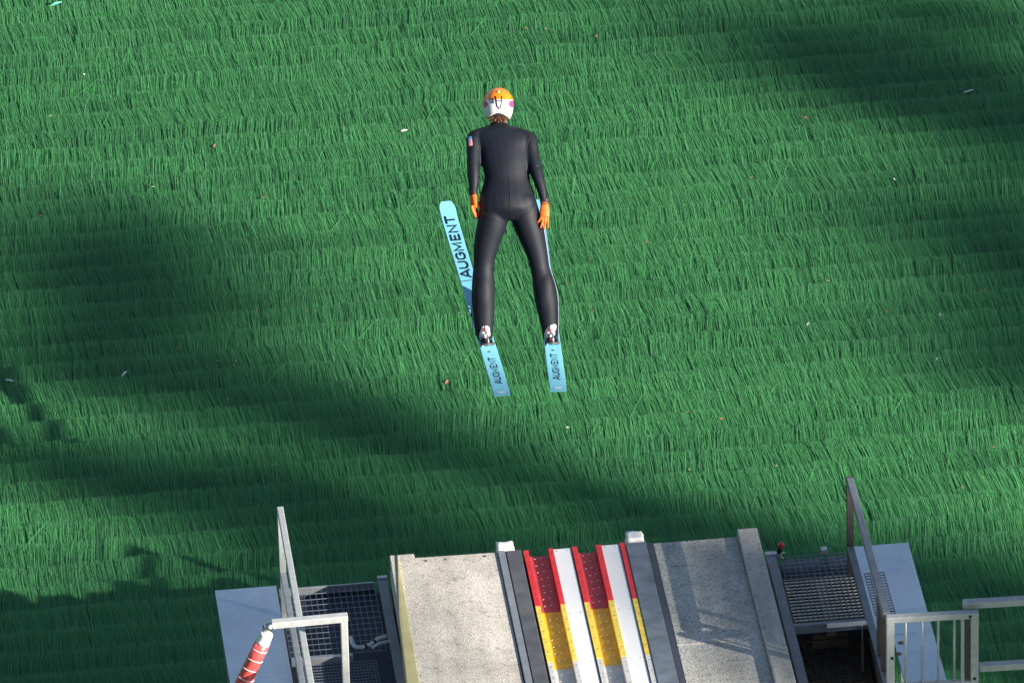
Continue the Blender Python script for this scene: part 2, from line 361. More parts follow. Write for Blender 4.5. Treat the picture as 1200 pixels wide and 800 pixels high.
for x0, x1 in ((-.416,-.3825), (-.2515,-.2205), (-.0955,-.062), (.0625,.0985), (.2215,.258)):
    strip(x0, x1, -.1, .0, (M['red'], M['yellow'], M['white_edge']), 'edge_strip', label='edge strip beside the track')
def studs(x0, x1, m, a, b_, lb):
    mb = MB(); tbox(mb, x0, x1, a, b_, -.1, -.05, m); wd = x1-x0
    k = 0; f = .0-.035
    while f > -3.2:
        for xo, fo, r in ((.33, 0, .0085), (.66, .012, .0070)):
            ff = f+fo
            if a+.02 < ff < b_-.015:
                c = T(x0+wd*xo+(.012 if (k//3) % 2 else -.006), ff, -.0505); mb.tube([c, c+TN*.004, c+TN*.007], [r, r, r*.6], M['stud'], 10)
        f -= .0955; k += 1
    o = obj('stud_panel', mb, ramp, .002); o['label'] = f'{lb} studded panel'
    return o
for x0, x1 in ((-.3805,-.2535), (-.060,.0605)):
    studs(x0, x1, M['red_stud'], Z1-.005, .012, 'red'); studs(x0, x1, M['yellow_stud'], Z2-.01, Z1-.009, 'yellow'); studs(x0, x1, M['white_stud'], BK, Z2-.014, 'pale')
for x0, x1 in ((-.2185,-.0995), (.1005,.2195)):
    mb = MB(); tbox(mb, x0, x1-.004, Z2-.02, .012, -.1, -.008, M['track']); tbox(mb, x0, x1-.004, BK, Z2-.026, -.1, -.008, M['track'])
    for f in (-.02, -.9, -1.59, -2.4):
        for xx in (x0+.02, x1-.03):
            c = T(xx, f, -.0075); mb.tube([c, c+TN*.002], .004, M['dark_steel'], 8)
    obj('track_bed', mb, ramp, .002)
mb = MB(); tbox(mb, .2605,.394, BK,-.004,-.1,.006, M['plate']); obj('metal_plate', mb, ramp, .003)
mb = MB(); tbox(mb, .3965,.4365, BK,-.01,-.1,-.004, M['plate_dark']); obj('metal_strip', mb, ramp, .003)
mb = MB(); tbox(mb, .4395,.9965, -1.465,-.022,-.16,-.004, M['grey_agg']); tbox(mb, .4395,.9965, BK,-1.471,-.16,-.004, M['grey_agg']); obj('concrete_slab', mb, ramp, .004)
mb = MB(); tbox(mb, 1.0,1.132, BK,-.0,-.3,.042, M['conc_wall']); obj('kerb_wall', mb, ramp, .006)
# concrete abutment carrying the table
mb = MB()
for x0, x1 in ((-1.2, -.75), (.55, 1.05)):
    a = T(x0, -.3, -.3); c = T(x1, BK, -.3)
    mb.hexa([Vector((x0,-6.2,-3.2)),Vector((x1,-6.2,-3.2)),Vector((x1,-.35,-3.2)),Vector((x0,-.35,-3.2)), T(x0,BK,-.3),T(x1,BK,-.3),T(x1,-.3,-.3),T(x0,-.3,-.3)], M['conc'])
obj('abutment', mb, ramp)
mb = MB(); tbox(mb, -1.22,1.0, BK,-.12,-.45,-.301, M['conc']); obj('deck_slab', mb, ramp)
for x, w_ in ((-1.06,.012), (-.93,.008), (-.67,.012), (.9,.009)):
    mb = MB(); c = T(x, -.03, .0005); mb.tube([c, c+TN*.006], w_*.7, M['dark_steel'], 8); obj('bolt', mb, ramp)

# white wrapped sensors at the lip
def sensor(x0, x1, seed, label, f0=.024, hgt=.035):
    r = random.Random(seed); n = 9; mb = MB(); bm = bmesh.new(); bmesh.ops.create_cube(bm, size=1)
    bmesh.ops.subdivide_edges(bm, edges=bm.edges[:], cuts=4, use_grid_fill=True)
    for v in bm.verts:
        c = v.co; k = 1-.16*(c.z+.5)*(1 if abs(c.x) > .4 else .3)
        c.x *= k; c += Vector((r.uniform(-.045,.045), r.uniform(-.05,.05), r.uniform(-.05,.05)))
    mb.add([T((x0+x1)/2+v.co.x*(x1-x0), f0+.055+v.co.y*.11, -.03+(v.co.z)*(.06+hgt)) for v in bm.verts], [[v.index for v in f.verts] for f in bm.faces], M['bag'], True); bm.free()
    tag(obj('wrapped_sensor', mb), label, 'sensor', 'white wrapped sensors at the lip')
sensor(-.592, -.466, 3, 'white wrapped sensor on the lip beside the cream sunlit slab')
sensor(.268, .392, 5, 'white wrapped sensor on the lip beside the grey shaded slab')

# ------------------------------------------------------------------ walkways
def grid(mb, x0, x1, f0, f1, n, sx, sf, h, tx, tf, m):
    """bar grating: bars across every sf, bars along every sx, depth h"""
    k = max(1, round((x1-x0)/sx))
    for i in range(k+1):
        x = x0+(x1-x0)*i/k; tbox(mb, x-tx/2, x+tx/2, f0, f1, n-h+.0015, n-.0015, m)
    k = max(1, round((f1-f0)/sf))
    for i in range(k+1):
        f = f0+(f1-f0)*i/k; tbox(mb, x0-tx/2, x1+tx/2, f-tf/2, f+tf/2, n-h, n, m)
LW = empty('walkway', T(-1.72, -1.5, -1.2), 'walkway of small square steel grating on the sunlit slab side, under the leftmost rail', 'walkway')
mb = MB(); grid(mb, -2.03,-1.405, -.845,.10, -.2, .0395,.077, .004, .0026,.004, M['blue_grid']); o = obj('grating', mb, LW)
mb = MB(); grid(mb, -2.00,-1.48, -3.2,-.915, -.23, .022,.04, .005, .0022,.0032, M['blue_grid']); obj('grating', mb, LW)['label'] = 'finer mesh grating nearer the camera'
mb = MB(); tbox(mb, -2.03,-1.627, -.89,-.855, -.25,-.196, M['galv']); obj('edge_bar', mb, LW, .003)
mb = MB(); tbox(mb, -2.03,-1.40, .104,.116, -.25,-.196, M['galv']); obj('edge_bar', mb, LW)
mb = MB(); tbox(mb, -1.375,-1.312, -5,.18, -.34,-.2, M['paint_grey']); tbox(mb, -1.377,-1.31, .15,.186, -.2,-.19, M['galv']); obj('side_beam', mb, LW, .004)
mb = MB(); tbox(mb, -2.04,-1.377, -5,.10, -.30,-.27, M['tray']); tbox(mb, -2.03,-1.40, .1045,.1155, -.3,-.2515, M['tray']); tbox(mb, -1.377,-1.30, -5,.08, -.50,-.36, M['tray']); obj('under_tray', mb, LW)  # dark sheets added so the grating cells look shaded
for f in (-.05, -2.5, -4.6):
    for x in (-2.0, -1.42): p = T(x, f, -.31); mb = MB(); mb.bar((p.x,p.y,p.z), (p.x,p.y,float(zprof(p.y))-.1), .06,.06, M['galv']); obj('support_post', mb, LW)
RW = empty('walkway', T(1.5, -1.5, -1.4), 'walkway of pale steel grating steps on the shaded side, over a dark pit', 'walkway')
mb = MB(); grid(mb, 1.285,1.715, -.275,.04, -.215, .0375,.056, .008, .0028,.004, M['blue_grid']); obj('grating', mb, RW)['label'] = 'open mesh panel at the far end'
mb = MB(); tbox(mb, 1.275,1.735, -.09,.038, -.262,-.25, M['tray_blue']); tbox(mb, 1.275,1.735,-.285,-.092,-.27,-.258, M['tray']); tbox(mb, 1.26,1.77,-.93,-.29,-.34,-.33, M['dark_void']); obj('under_plate', mb, RW)  # sheets coloured as reflected sky and as the shade under the mesh
mb = MB(); grid(mb, 1.265,1.765, -.93,-.30, -.204, 9,.0465, .006, .0035,.0115, M['pale_grid']); grid(mb, 1.265,1.765, -.93,-.30, -.20, .034,9, .012, .006,.006, M['dark_steel']); obj('grating', mb, RW)  # dark lengthwise bars stand in for dark gaps between the bright dashes
mb = MB(); tbox(mb, 1.25,1.78, -.972,-.935, -.26,-.197, M['paint_grey']); obj('nosing', mb, RW, .003)
mb = MB(); tbox(mb, 1.47,1.78, -.984,-.974, -.225,-.195, M['tape_white']); obj('edge_bar', mb, RW, .002)
mb = MB(); grid(mb, 1.80,1.93, -.905,-.315, -.197, .031,.04, .02, .0045,.005, M['dark_steel']); obj('grating', mb, RW)['label'] = 'narrow dark grating strip let into the sheet'
mb = MB(); tbox(mb, 1.47,1.53, -.95,-.28, -.30,-.232, M['dark_steel']); tbox(mb, 1.25,1.78, -.7,-.68, -.36,-.30, M['dark_steel']); obj('under_beam', mb, RW)  # long dark bar stands in for a shadow down the grating; plus cross bar
mb = MB(); grid(mb, 1.27,1.76, -3.2,-.02, -.62, .034,.05, .03, .006,.009, M['brown_grid']); obj('grating', mb, RW)['label'] = 'brown weathered grating down in the pit'
mb = MB(); tbox(mb, 1.26,1.79, -5,.03, -.84,-.80, M['dark_void']); tbox(mb, 1.77,1.795, -5,.03, -.8,-.235, M['dark_void']); tbox(mb, 1.26,1.77,.01,.03,-.8,-.35, M['dark_void'])  # near-black sheets put in for the darkness of the pit
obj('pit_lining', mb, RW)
mb = MB(); tbox(mb, 1.38,1.62, -.93,-.91, -.40,-.30, M['pit_wood']); obj('pit_board', mb, RW)
mb = MB(); p = T(1.70,-1.0,-.22); mb.bar(p, p+Vector((.0,-.02,-.35)), .012,.012, M['galv']); obj('hanger_rod', mb, RW)
mb = MB(); tbox(mb, 1.192,1.256, -5,.09, -.34,-.2, M['paint_grey']); tbox(mb, 1.188,1.26, .05,.096, -.2,-.192, M['galv']); obj('side_beam', mb, RW, .004)
for q_ in ((1.26,1.285,.05,.09,-.22,-.196), (1.56,1.60,.045,.10,-.23,-.19)): mb = MB(); tbox(mb, *q_, M['galv']); obj('bracket', mb, RW)
for f in (-.05, -2.5, -4.6):
    for x in (1.3, 2.1): p = T(x, f, -.31); mb = MB(); mb.bar((p.x,p.y,p.z), (p.x,p.y,float(zprof(p.y))-.1), .06,.06, M['galv']); obj('support_post', mb, RW)

def sheet(x0, x1, f1, fold, label, right):
    r = empty('sheet_panel', T((x0+x1)/2, -2, -.9), label, 'metal sheet', 'galvanised sheets beside the walkways')
    mb = MB(); tbox(mb, x0, x1, fold+.002, f1, -.212, -.2, M['sheet']); obj('top_sheet', mb, r, .003)
    mb = MB(); tbox(mb, x0+(.0 if not right else .12), x1-.0, -5, fold-.002, -.216, -.2, M['sheet']); obj('top_sheet', mb, r, .003)
    mb = MB()
    xx = x0+.004
    a, b_, c, d_ = T(xx, f1-.01, -.213), T(xx, -5, -.216), T(xx, -5, -1.1), T(xx, f1-.01, -.24)
    mb.prism([a, b_, c, d_], Vector((.008,0,0)), M['paint_grey'])
    xx = x1-.012
    mb.prism([p+Vector((xx-x0-.004,0,0)) for p in (a, b_, c, d_)], Vector((.008,0,0)), M['paint_grey']); obj('side_skirt', mb, r)
    return r
sheet(-2.45, -2.045, .178, -1.02, 'blue-grey metal sheet left of the bare steel rail, behind the striped barrier', False)
sheet(1.752, 2.142, .082, -1.195, 'blue-grey metal sheet behind the barred gate', True)
# leaning braces under the pit side of the far sheet
# handrails: top rail, low rail and end post
def handrail(x, f0, f1, ftop, h, hl, w_, mats, name, label, base_f, flow1):
    r = empty('handrail', T(x, base_f, -.2), label, 'handrail', 'handrails of the walkways')
    pt = T(x, f0, -.2+h); pl = T(x, f0-.02, -.2+hl); pb = T(x, base_f, -.2)
    mb = MB(); mb.bar(T(x, f1, -.2+h), pt, w_, w_, mats[0], TN); obj('top_rail', mb, r, .005)
    mb = MB(); mb.bar(pt+Vector((0,0,w_*.52)), pb, w_, w_*.75, mats[1]); obj('end_post', mb, r, .004)
    mb = MB(); mb.bar(T(x, flow1, -.2+hl), T(x, f0+.09, -.2+hl), w_*.95, w_*.8, mats[0], TN); obj('low_rail', mb, r, .005)
    for f in (f1+.15, (f1+f0)/2-.6):
        mb = MB(); p = T(x, f, -.2+h-.03); mb.bar(p, Vector((p.x, p.y, T(x, f, -.2).z)), w_*.8, w_*.8, mats[1]); obj('post', mb, r, .004)
handrail(-2.024, -.401, -4.6, 0, .85, .35, .042, (M['galv_light'], M['galv_light']), 'l', 'tall pale grey rail rising beside the sheet, leftmost of the rails', -.27, -4.6)
handrail(1.712, -.40, -2.31, 0, .742, .21, .046, (M['paint_grey'], M['dark_steel']), 'r', 'tall blue-grey rail with a brown end post, above the pit', -.30, -2.29)

# near frame on the cream side with the striped barrier arm
p0, p1 = T(-2.229,-2.347,.85), T(-1.764,-2.333,.85)
NF = empty('rail_frame', Vector((-1.764, p1.y, T(0,-2.34,-.2).z)), 'pale square tube rail bent down at a right angle, in front of the fine grating', 'railing')
mb = MB(); mb.bar(p0, p1+Vector((.024,0,0)), .05,.05, M['galv_light']); obj('top_rail', mb, NF, .006)
mb = MB(); q = p1-Vector((.001,0,.026)); mb.bar(q, Vector((q.x, q.y, T(0,-2.34,-.22).z)), .046,.048, M['galv_light']); obj('post', mb, NF, .006)
mb = MB(); q = p0+Vector((.08,0,-.026)); mb.bar(q, Vector((q.x+.02, q.y, T(0,-2.34,-.22).z)), .046,.046, M['galv_light'])
o = obj('post', mb, NF, .006); bpy.data.objects.remove(o)
BA = empty('barrier_arm', p0+Vector((-.02,-.02,-.03)), 'barrier arm wrapped in red and white stripes, hinged to the pale tube rail', 'barrier')
e0 = p0+Vector((-.012,-.03,-.0)); rb = ray(285,800); e1 = CAM+rb*((.42-CAM.dot(TN))/rb.dot(TN)); dr = (e1-e0).normalized()
mb = MB(); cc = p0+Vector((-.02,-.012,-.012)); mb.tube([cc-dr*.02, cc+dr*.015, cc+dr*.05], [.03,.032,.026], M['steel'], 16); mb.ellipsoid(cc, Vector((.034,0,0)), Vector((0,.034,0)), Vector((0,0,.034)), M['steel'], 18, 10); mb.tube([cc+Vector((-.035,0,.005)), cc+Vector((.06,.01,.005))], .011, M['black'], 10); obj('hinge', mb, BA)
mb = MB(); rr = random.Random(4)
def wrap(a, b_, r0, r1, m):
    n = 6; ps = [e0+dr*(a+(b_-a)*i/n) for i in range(n+1)]
    mb.tube(ps, [r0+(r1-r0)*i/n+rr.uniform(-.0015,.0015) for i in range(n+1)], m, 18)
wrap(.05,.13,.042,.0485, M['tape_white'])
mb2, pos = mb, .17
obj('wrap_end', mb, BA)
mb = MB(); wrap(.13,.86,.0485,.0545, M['tape_red']); obj('red_wrap', mb, BA)
mb = MB(); s = dr.cross(Vector((0,0,1))).normalized(); u_ = s.cross(dr)
for i in range(8):                                               # slanting white bands
    ce = e0+dr*(.185+i*.079); path = []
    for k in range(25):
        a = 2*pi*k/24; rad = .0478+.0000+.009*(.245+i*.118)*1.1
        path.append(ce+s*cos(a)*rad+u_*sin(a)*rad+dr*(.012*cos(a)))
    mb = MB(); mb.tube(path, .0030, M['tape_white'], 6); obj('white_band', mb, BA)
# gate on the grey side
GN = .57; GX = TP(1093, 720, GN)
GA = empty('barred_gate', Vector((GX.x, GX.y, T(0, GX.dot(FV), -.2).z)), 'barred steel gate of thin upright bars in front of the far sheet', 'gate')
g0, g1 = TP(1040,722,GN), TP(1146,717,GN); yg = (g0.y+g1.y)/2; zt = g0.z-.004; KX = (g1.x-g0.x)/.592; MX = lambda x: g0.x+(x-1.640)*KX
G = lambda x, dz=0, dy=0: Vector((MX(x), yg+dy, zt+dz-.03*(x-1.63)))
mb = MB(); mb.bar(G(1.628), G(2.238), .045,.045, M['galv_light']); obj('top_rail', mb, GA, .005)
mb = MB(); mb.bar(G(1.655,-.023), G(1.655,-.70), .05,.045, M['galv_light']); obj('gate_post', mb, GA, .005)
mb = MB(); mb.bar(G(2.212,-.023), G(2.212,-.70), .05,.045, M['galv_light']); obj('gate_post', mb, GA, .005)
mb = MB(); mb.bar(G(1.68,-.545), G(2.187,-.545), .035,.035, M['galv_light']); obj('low_rail', mb, GA, .005)
for x in (1.757, 1.866, 1.972, 2.079):
    mb = MB(); mb.tube([G(x,-.023), G(x,-.53)], .0085, M['galv_light'], 10); obj('bar', mb, GA)
mb = MB(); mb.bar(G(2.133,-.023), G(2.133,-.53), .02,.02, M['galv_light']); obj('bar', mb, GA)
mb = MB(); mb.bar(G(2.166,-.025,.012), G(2.166,-.52,.012), .030,.02, M['dark_steel']); obj('latch_plate', mb, GA)
for x, dz in ((2.18,-.0), (2.21,-.50), (1.665,-.30)):
    mb = MB(); c = G(x, dz, -.0225); mb.tube([c, c+Vector((0,-.008,.002))], .010, M['black'], 10); obj('bolt', mb, GA)
FE = empty('side_fence', Vector((GX.x+.6, GX.y, T(0, GX.dot(FV), -.2).z)), 'two plain horizontal steel rails running out to the frame edge beside the barred gate', 'railing')
H_ = lambda x, dz=0: Vector((MX(x), yg+.075, zt+.012+dz-.025*(x-2.14)))
mb = MB(); mb.bar(H_(2.145), H_(3.9), .05,.05, M['galv_light']); obj('top_rail', mb, FE, .005)
mb = MB(); mb.bar(H_(2.255,-.515), H_(3.9,-.515), .048,.05, M['galv_light']); obj('low_rail', mb, FE, .005)
for x in (3.85, 2.262+.0):
    mb = MB(); mb.bar(H_(x,-.027), H_(x,-1.9), .048,.048, M['galv_light']); o = obj('post', mb, FE, .005)
    if x < 3: bpy.data.objects.remove(o)
# red knob on a black stem, hook and pipe
kp = T(1.283,.07,-.196)
KB = empty('signal_knob', kp, 'small red ball on a short black stem at the end of the steel beam', 'button')
mb = MB(); mb.tube([kp, kp+Vector((0,0,.035)), kp+Vector((.003,0,.05))], [.017,.016,.014], M['black'], 12); obj('stem', mb, KB)
mb = MB(); mb.ellipsoid(kp+Vector((.012,-.004,.065)), Vector((.021,0,0)), Vector((0,.021,0)), Vector((0,0,.021)), M['red_knob'], 16, 10); obj('ball', mb, KB)
mb = MB(); c = T(1.302,.012,-.19); mb.tube([c+Vector((.014*cos(a),0,.022*sin(a)+.004)) for a in np.linspace(.9, 5.0, 14)], .0042, M['bag'], 8)
tag(obj('hook', mb), 'small white hook at the corner of the open mesh panel', 'hook')
mb = MB(); pts = [T(-1.625,-.70,-.165), T(-1.622,-.78,-.165), T(-1.605,-.835,-.165), T(-1.57,-.85,-.165), T(-1.51,-.83,-.16), T(-1.455,-.775,-.15), T(-1.39,-.745,-.15)]
PP = empty('bent_pipe', T(-1.5,-.8,-.2), 'pale bent pipe with black clamps lying on the grating beside the steel beam', 'pipe')
mb.tube(pts, .014, M['pipe'], 12); obj('tube', mb, PP)
mb = MB(); mb.tube([T(-1.50,-.86,-.17), T(-1.45,-.82,-.16), T(-1.38,-.80,-.16)], .011, M['pipe'], 10); obj('tube', mb, PP)
for a, b_ in ((pts[3], pts[4]), (pts[4], pts[5])):
    mb = MB(); c = (a+b_)/2; d_ = (b_-a).normalized(); mb.tube([c-d_*.008, c+d_*.008], .0185, M['black'], 12); obj('clamp', mb, PP)

# ------------------------------------------------------------------ ski jumper
D0 = 81.6; SC = FPX/D0
def W(px, py, c=0): return CAM+ray(px, py)*(D0-c)
foot = W(606, 402, 0)
PERSON = empty('person', foot, 'ski jumper in mid air in black suit, orange and white helmet and orange gloves', 'person')
def ring(px, py, c, hw, dep, uy=0):          # hw in px, depth in metres; uy tilts the ring
    return (W(px, py, c), RV*(hw/SC)+UV*(uy/SC), NV*dep)
def lerp_rings(keys, step=4):
    """smooth interpolation of ring keys (py, px, hw, c, dep)"""
    k = np.array(keys, float); ys_ = []
    for i in range(len(k)-1):
        n = max(2, int(abs(k[i+1,0]-k[i,0])/step)); ys_ += list(np.linspace(0, 1, n, endpoint=False)+i)
    ys_.append(len(k)-1); out = []
    for u in ys_:
        i = min(int(u), len(k)-2); f = u-i; p0_, p1_, p2_, p3_ = k[max(i-1,0)], k[i], k[i+1], k[min(i+2,len(k)-1)]
        v = .5*((2*p1_)+(p2_-p0_)*f+(2*p0_-5*p1_+4*p2_-p3_)*f*f+(3*p1_-p0_-3*p2_+p3_)*f**3)
        out.append(v)
    return out
def limb(mb, keys, m, tilt=0):
    mb.loft([ring(v[1], v[0], v[3], v[2], v[4], tilt*v[2]) for v in lerp_rings(keys)], m)
TORSO = [(145,585,8.5,-.19,.05),(148.5,585.5,17,-.185,.064),(152,586.8,31.5,-.175,.084),(158,588,36.5,-.16,.097),(165,589.5,35,-.145,.110),(174,590.5,30.6,-.125,.117),(188,592,28.9,-.09,.118),(200,593.3,26.8,-.06,.110),(210,594,26.6,-.04,.106),(220,594.3,29.6,-.02,.112),(232,594.8,33,.0,.126),(244,596,34.8,.008,.128),(253,597,33.4,0,.10),(258,597.5,28,-.01,.08)]
LLEG = [(236,579,15,-.0,.10),(246,579,16.5,-.0,.104),(258,578,17.2,-.005,.104),(270,575.4,17.1,-.01,.098),(286,571.2,15.0,-.02,.086),(300,568.6,12.9,-.03,.076),(312,567.2,11.6,-.035,.069),(325,566.8,12.4,-.03,.070),(339,566.8,13.2,-.02,.074),(354,566.7,13.2,-.02,.072),(370,567.2,12.1,-.025,.064),(386,567.5,10.3,-.03,.056),(399,568.4,9.0,-.035,.052)]
RLEG = [(236,613,15,-.0,.10),(246,615,17,-.0,.104),(258,616.8,17.4,-.005,.104),(270,620.2,17.0,-.01,.098),(286,625.2,14.6,-.02,.086),(300,629.2,12.7,-.03,.076),(312,632,11.4,-.035,.069),(325,635.4,12.3,-.03,.070),(339,638.2,13.6,-.02,.074),(354,640.2,13.4,-.02,.072),(370,642.2,11.7,-.025,.064),(386,644.0,9.6,-.03,.056),(399,644.9,8.6,-.035,.052)]
LARM = [(153,561,8,-.165,.060),(158,557,9.5,-.155,.066),(166,555,9.0,-.13,.066),(175,554.8,8.2,-.10,.060),(190,554.7,7.8,-.06,.055),(203,555,7.6,-.03,.052),(213,555.3,6.7,-.015,.046),(222,555,5.2,-.005,.036),(228,554.5,4.3,.0,.028)]
RARM = [(155,617,8,-.165,.060),(160,620,9.5,-.155,.066),(168,621.8,9.0,-.13,.066),(178,623.4,8.2,-.10,.060),(192,626.6,7.8,-.05,.055),(206,630.0,7.5,-.005,.052),(218,633.6,6.6,.02,.046),(229,636.4,5.2,.04,.036),(237,638,4.3,.05,.028)]
mb = MB()
limb(mb, TORSO, M['suit']); limb(mb, LLEG, M['suit']); limb(mb, RLEG, M['suit']); limb(mb, LARM, M['suit']); limb(mb, RARM, M['suit'])
for px, dx in ((580.5, 0), (611.5, 0)):                # buttocks
    mb.ellipsoid(W(px, 240.5, .045), RV*.092, UV*.098, NV*.070, M['suit'])
for px, py in ():                # shoulder blades
    mb.ellipsoid(W(px, py, -.065), RV*.075, UV*.10, NV*.05, M['suit'])
for px, py in ((566.5, 344), (639, 344)):              # calves
    mb.ellipsoid(W(px, py, .004), RV*.066, UV*.15, NV*.055, M['suit'])
mb.loft([ring(v[1], v[0], v[3], v[2], v[4]) for v in lerp_rings([(153,585,12,-.185,.062),(146,584.8,9.6,-.2,.054),(138,584.2,9.2,-.22,.053),(130,584,9.2,-.24,.055)])], M['skin'])
HC = W(583.8, 121.5, -.255)                            # head centre
HU = (UV*cos(radians(5))+NV*sin(radians(5))).normalized(); HN = (NV*cos(radians(5))-UV*sin(radians(5))).normalized()
mb.ellipsoid(HC-HU*.012, RV*.080, HN*.098, HU*.105, M['skin'])
mb.ellipsoid(HC-HU*.075-HN*.055, RV*.055, HN*.05, HU*.055, M['skin'])           # jaw
mb.loft([(HC-HN*(.085+.02*t)-HU*(.0+.03*t), RV*(.008+.010*t), HU*.012) for t in (0,.3,.6,1)], M['skin'])   # nose
for s_ in (-1, 1): mb.ellipsoid(HC+RV*s_*.078-HU*.02, RV*.012, HN*.022, HU*.034, M['skin'])               # ears
def remeshed(mb, voxel, smooth, name):
    me = mb.mesh('tmp'); o = bpy.data.objects.new('tmp', me); COL.objects.link(o)
    r = o.modifiers.new('r', 'REMESH'); r.mode = 'VOXEL'; r.voxel_size = voxel; r.use_smooth_shade = True
    if smooth: s_ = o.modifiers.new('s', 'SMOOTH'); s_.factor = .5; s_.iterations = smooth
    dg = bpy.context.evaluated_depsgraph_get(); dg.update(); me2 = bpy.data.meshes.new_from_object(o.evaluated_get(dg)); me2.name = name
    bpy.data.objects.remove(o); bpy.data.meshes.remove(me); me2.materials.clear(); return me2
bme = remeshed(mb, .0085, 9, 'body')
bvh = BVHTree.FromPolygons([v.co.copy() for v in bme.vertices], [list(p.vertices) for p in bme.polygons])
for m in ('suit', 'skin'): bme.materials.append(M[m])
for p in bme.polygons:
    p.use_smooth = True; r = p.center-CAM; py = 400-FPX*r.dot(UV)/r.dot(DV); px = 600+FPX*r.dot(RV)/r.dot(DV)
    p.material_index = 1 if (py < 143.4+.0022*(px-585)**2 and abs(px-585) < 16) else 0
bme.transform(Matrix.Translation(-foot)); obj('body', None, PERSON, me=bme)
def onbody(pts, lift=.0015, steps=6):
    out = []
    pts = [np.array(p, float) for p in pts]
    for a, b_ in zip(pts[:-1], pts[1:]):
        for i in range(steps):
            q = a+(b_-a)*i/steps; out.append(q)
    out.append(pts[-1]); res = []
    for q in out:
        d_ = ray(q[0], q[1]).normalized(); h = bvh.ray_cast(CAM+d_*60, d_)
        if h[0] is not None: res.append(h[0]+h[1]*lift)
    return res
def seam(pts, rad, m, name='seam', steps=6, lift=.0):
    p = onbody(pts, lift, steps)
    if len(p) > 2: mb = MB(); mb.tube(p, rad, m, 8); return obj(name, mb, PERSON)
seam([(567.8,208.5),(575,208.8),(585,208.6),(597,209),(606,207.6),(613,206.3),(619.5,206.5)], .0032, M['suit_seam'])
seam([(596.8,209),(597.4,220),(598,232),(598.3,245),(597.8,255)], .0034, M['suit_seam'])
seam([(566,248),(573,255),(581,258.5),(588,259),(594,257)], .0028, M['suit_seam'])
seam([(604,257),(612,255),(620,249),(625,241)], .0028, M['suit_seam'])
seam([(554,151.5),(558,157),(561,164),(562.5,173),(562.6,183)], .0036, M['suit_seam'])
seam([(625.5,154),(621,160),(618,168),(616.6,178),(617,186)], .0036, M['suit_seam'])
seam([(556.8,195),(557,205),(557,214),(556.6,221)], .0022, M['piping']); seam([(554,195.5),(557,194.8)], .0018, M['piping'])
seam([(628,195),(632,194.4)], .0018, M['piping']); seam([(631,198),(634,208),(637,219),(638.6,229)], .0020, M['piping'])
def sidestripe(keys, sgn, y0, y1, name):
    rs = [v for v in lerp_rings(keys, 5) if y0 <= v[0] <= y1]; mb = MB(); vs, fs = [], []
    for v in rs:
        c = W(v[1], v[0], v[3]); rx, rn = v[2]/SC+.0035, v[4]+.0035
        for a in np.radians([-24, -17, -9, -1, 6]): vs.append(c+RV*sgn*rx*cos(a)+NV*rn*sin(a))
    for i in range(len(rs)-1):
        for k in range(4): fs.append((i*5+k, i*5+k+1, i*5+k+6, i*5+k+5))
    mb.add(vs, fs, M['stripe'], True); o = obj('side_stripe', mb, PERSON); s_ = o.modifiers.new('sol', 'SOLIDIFY'); s_.thickness = .004; s_.offset = 0
sidestripe(LLEG, -1, 246, 396, 'l'); sidestripe(RLEG, 1, 262, 394, 'r')
# collar
mb = MB(); mb.loft([ring(584.9,148.5,-.195,11.2,.066), ring(584.6,144.6,-.205,10.0,.060), ring(584.6,143.4,-.205,9.2,.055)], M['suit']); obj('collar', mb, PERSON)
# sleeve badge
pts = [[(548.6,160.5),(552.4,160)],[(548.8,164),(553,163.4)],[(549.4,167.6),(553.6,167)],[(550,171.5),(553.8,170.4)]]
mb = MB(); g = [onbody(p, .003, 3) for p in pts]
if all(len(q) == 4 for q in g):
    vs = [q for r_ in g for q in r_]; mb.add(vs, [(i*4+k,i*4+k+1,i*4+k+5,i*4+k+4) for i in range(1) for k in range(3)], mat('badge_blue', (.16,.42,.75), .5))
    mb.add(vs, [(i*4+k,i*4+k+1,i*4+k+5,i*4+k+4) for i in (1,2) for k in range(3)], mat('badge_pink', (.72,.32,.38), .5))
    o = obj('sleeve_badge', mb, PERSON); o.modifiers.new('s', 'SOLIDIFY').thickness = .002
# helmet
mb = MB(); NU, NVv = 96, 72
def hshell(kx, ku, kn, low, colour, mb, m=None):
    vs, fs, ms = [], [], []
    for j in range(NVv+1):
        t_ = pi*(.004+.876*j/NVv)
        for k in range(NU):
            a = 2*pi*k/NU; x, n_, u = cos(a)*sin(t_), sin(a)*sin(t_), cos(t_)
            sq = lambda q, e: math.copysign(abs(q)**e, q)
            taper = 1-.0*max(0, -u)**1.3
            vs.append(HC+RV*kx*(x/max(sin(t_),1e-6))*sin(t_)**(1 if u>0 else .62)+HN*kn*(n_/max(sin(t_),1e-6))*sin(t_)**(1 if u>0 else .62)+HU*(ku*u*(1.02 if u > 0 else 1.30)))
    for j in range(NVv):
        for k in range(NU):
            f = (j*NU+k, (j+1)*NU+k, (j+1)*NU+(k+1)%NU, j*NU+(k+1)%NU)
            ce = sum((vs[i] for i in f), Vector())/4-HC; x, u, n_ = ce.dot(RV), ce.dot(HU), ce.dot(HN)
            back = n_ > 0
            lim = low+(.068*max(0, 1-(x/.090)**2)**.8 if back else (.10 if abs(x) < .07 and n_ < -.05 else .02))
            if u < lim: continue
            if not back and abs(x) < .075 and -.055 < u < .045 and n_ < -.06: continue      # face opening
            fs.append(f); ms.append(colour(x, u, n_) if colour else 0)
    return vs, fs, ms
def colour(x, u, n_):
    if u > .036-.9*(x*x): return 0
    if n_ > -.04 and abs(x) > .062 and -.024 < u < .026 and abs(x) > .066+.7*abs(u-.004): return 2
    return 1
vs, fs, ms = hshell(.1055, .108, .128, -.126, colour, mb)
hm = MB(); HM = [M['orange'], M['white_gloss'], M['pink']]
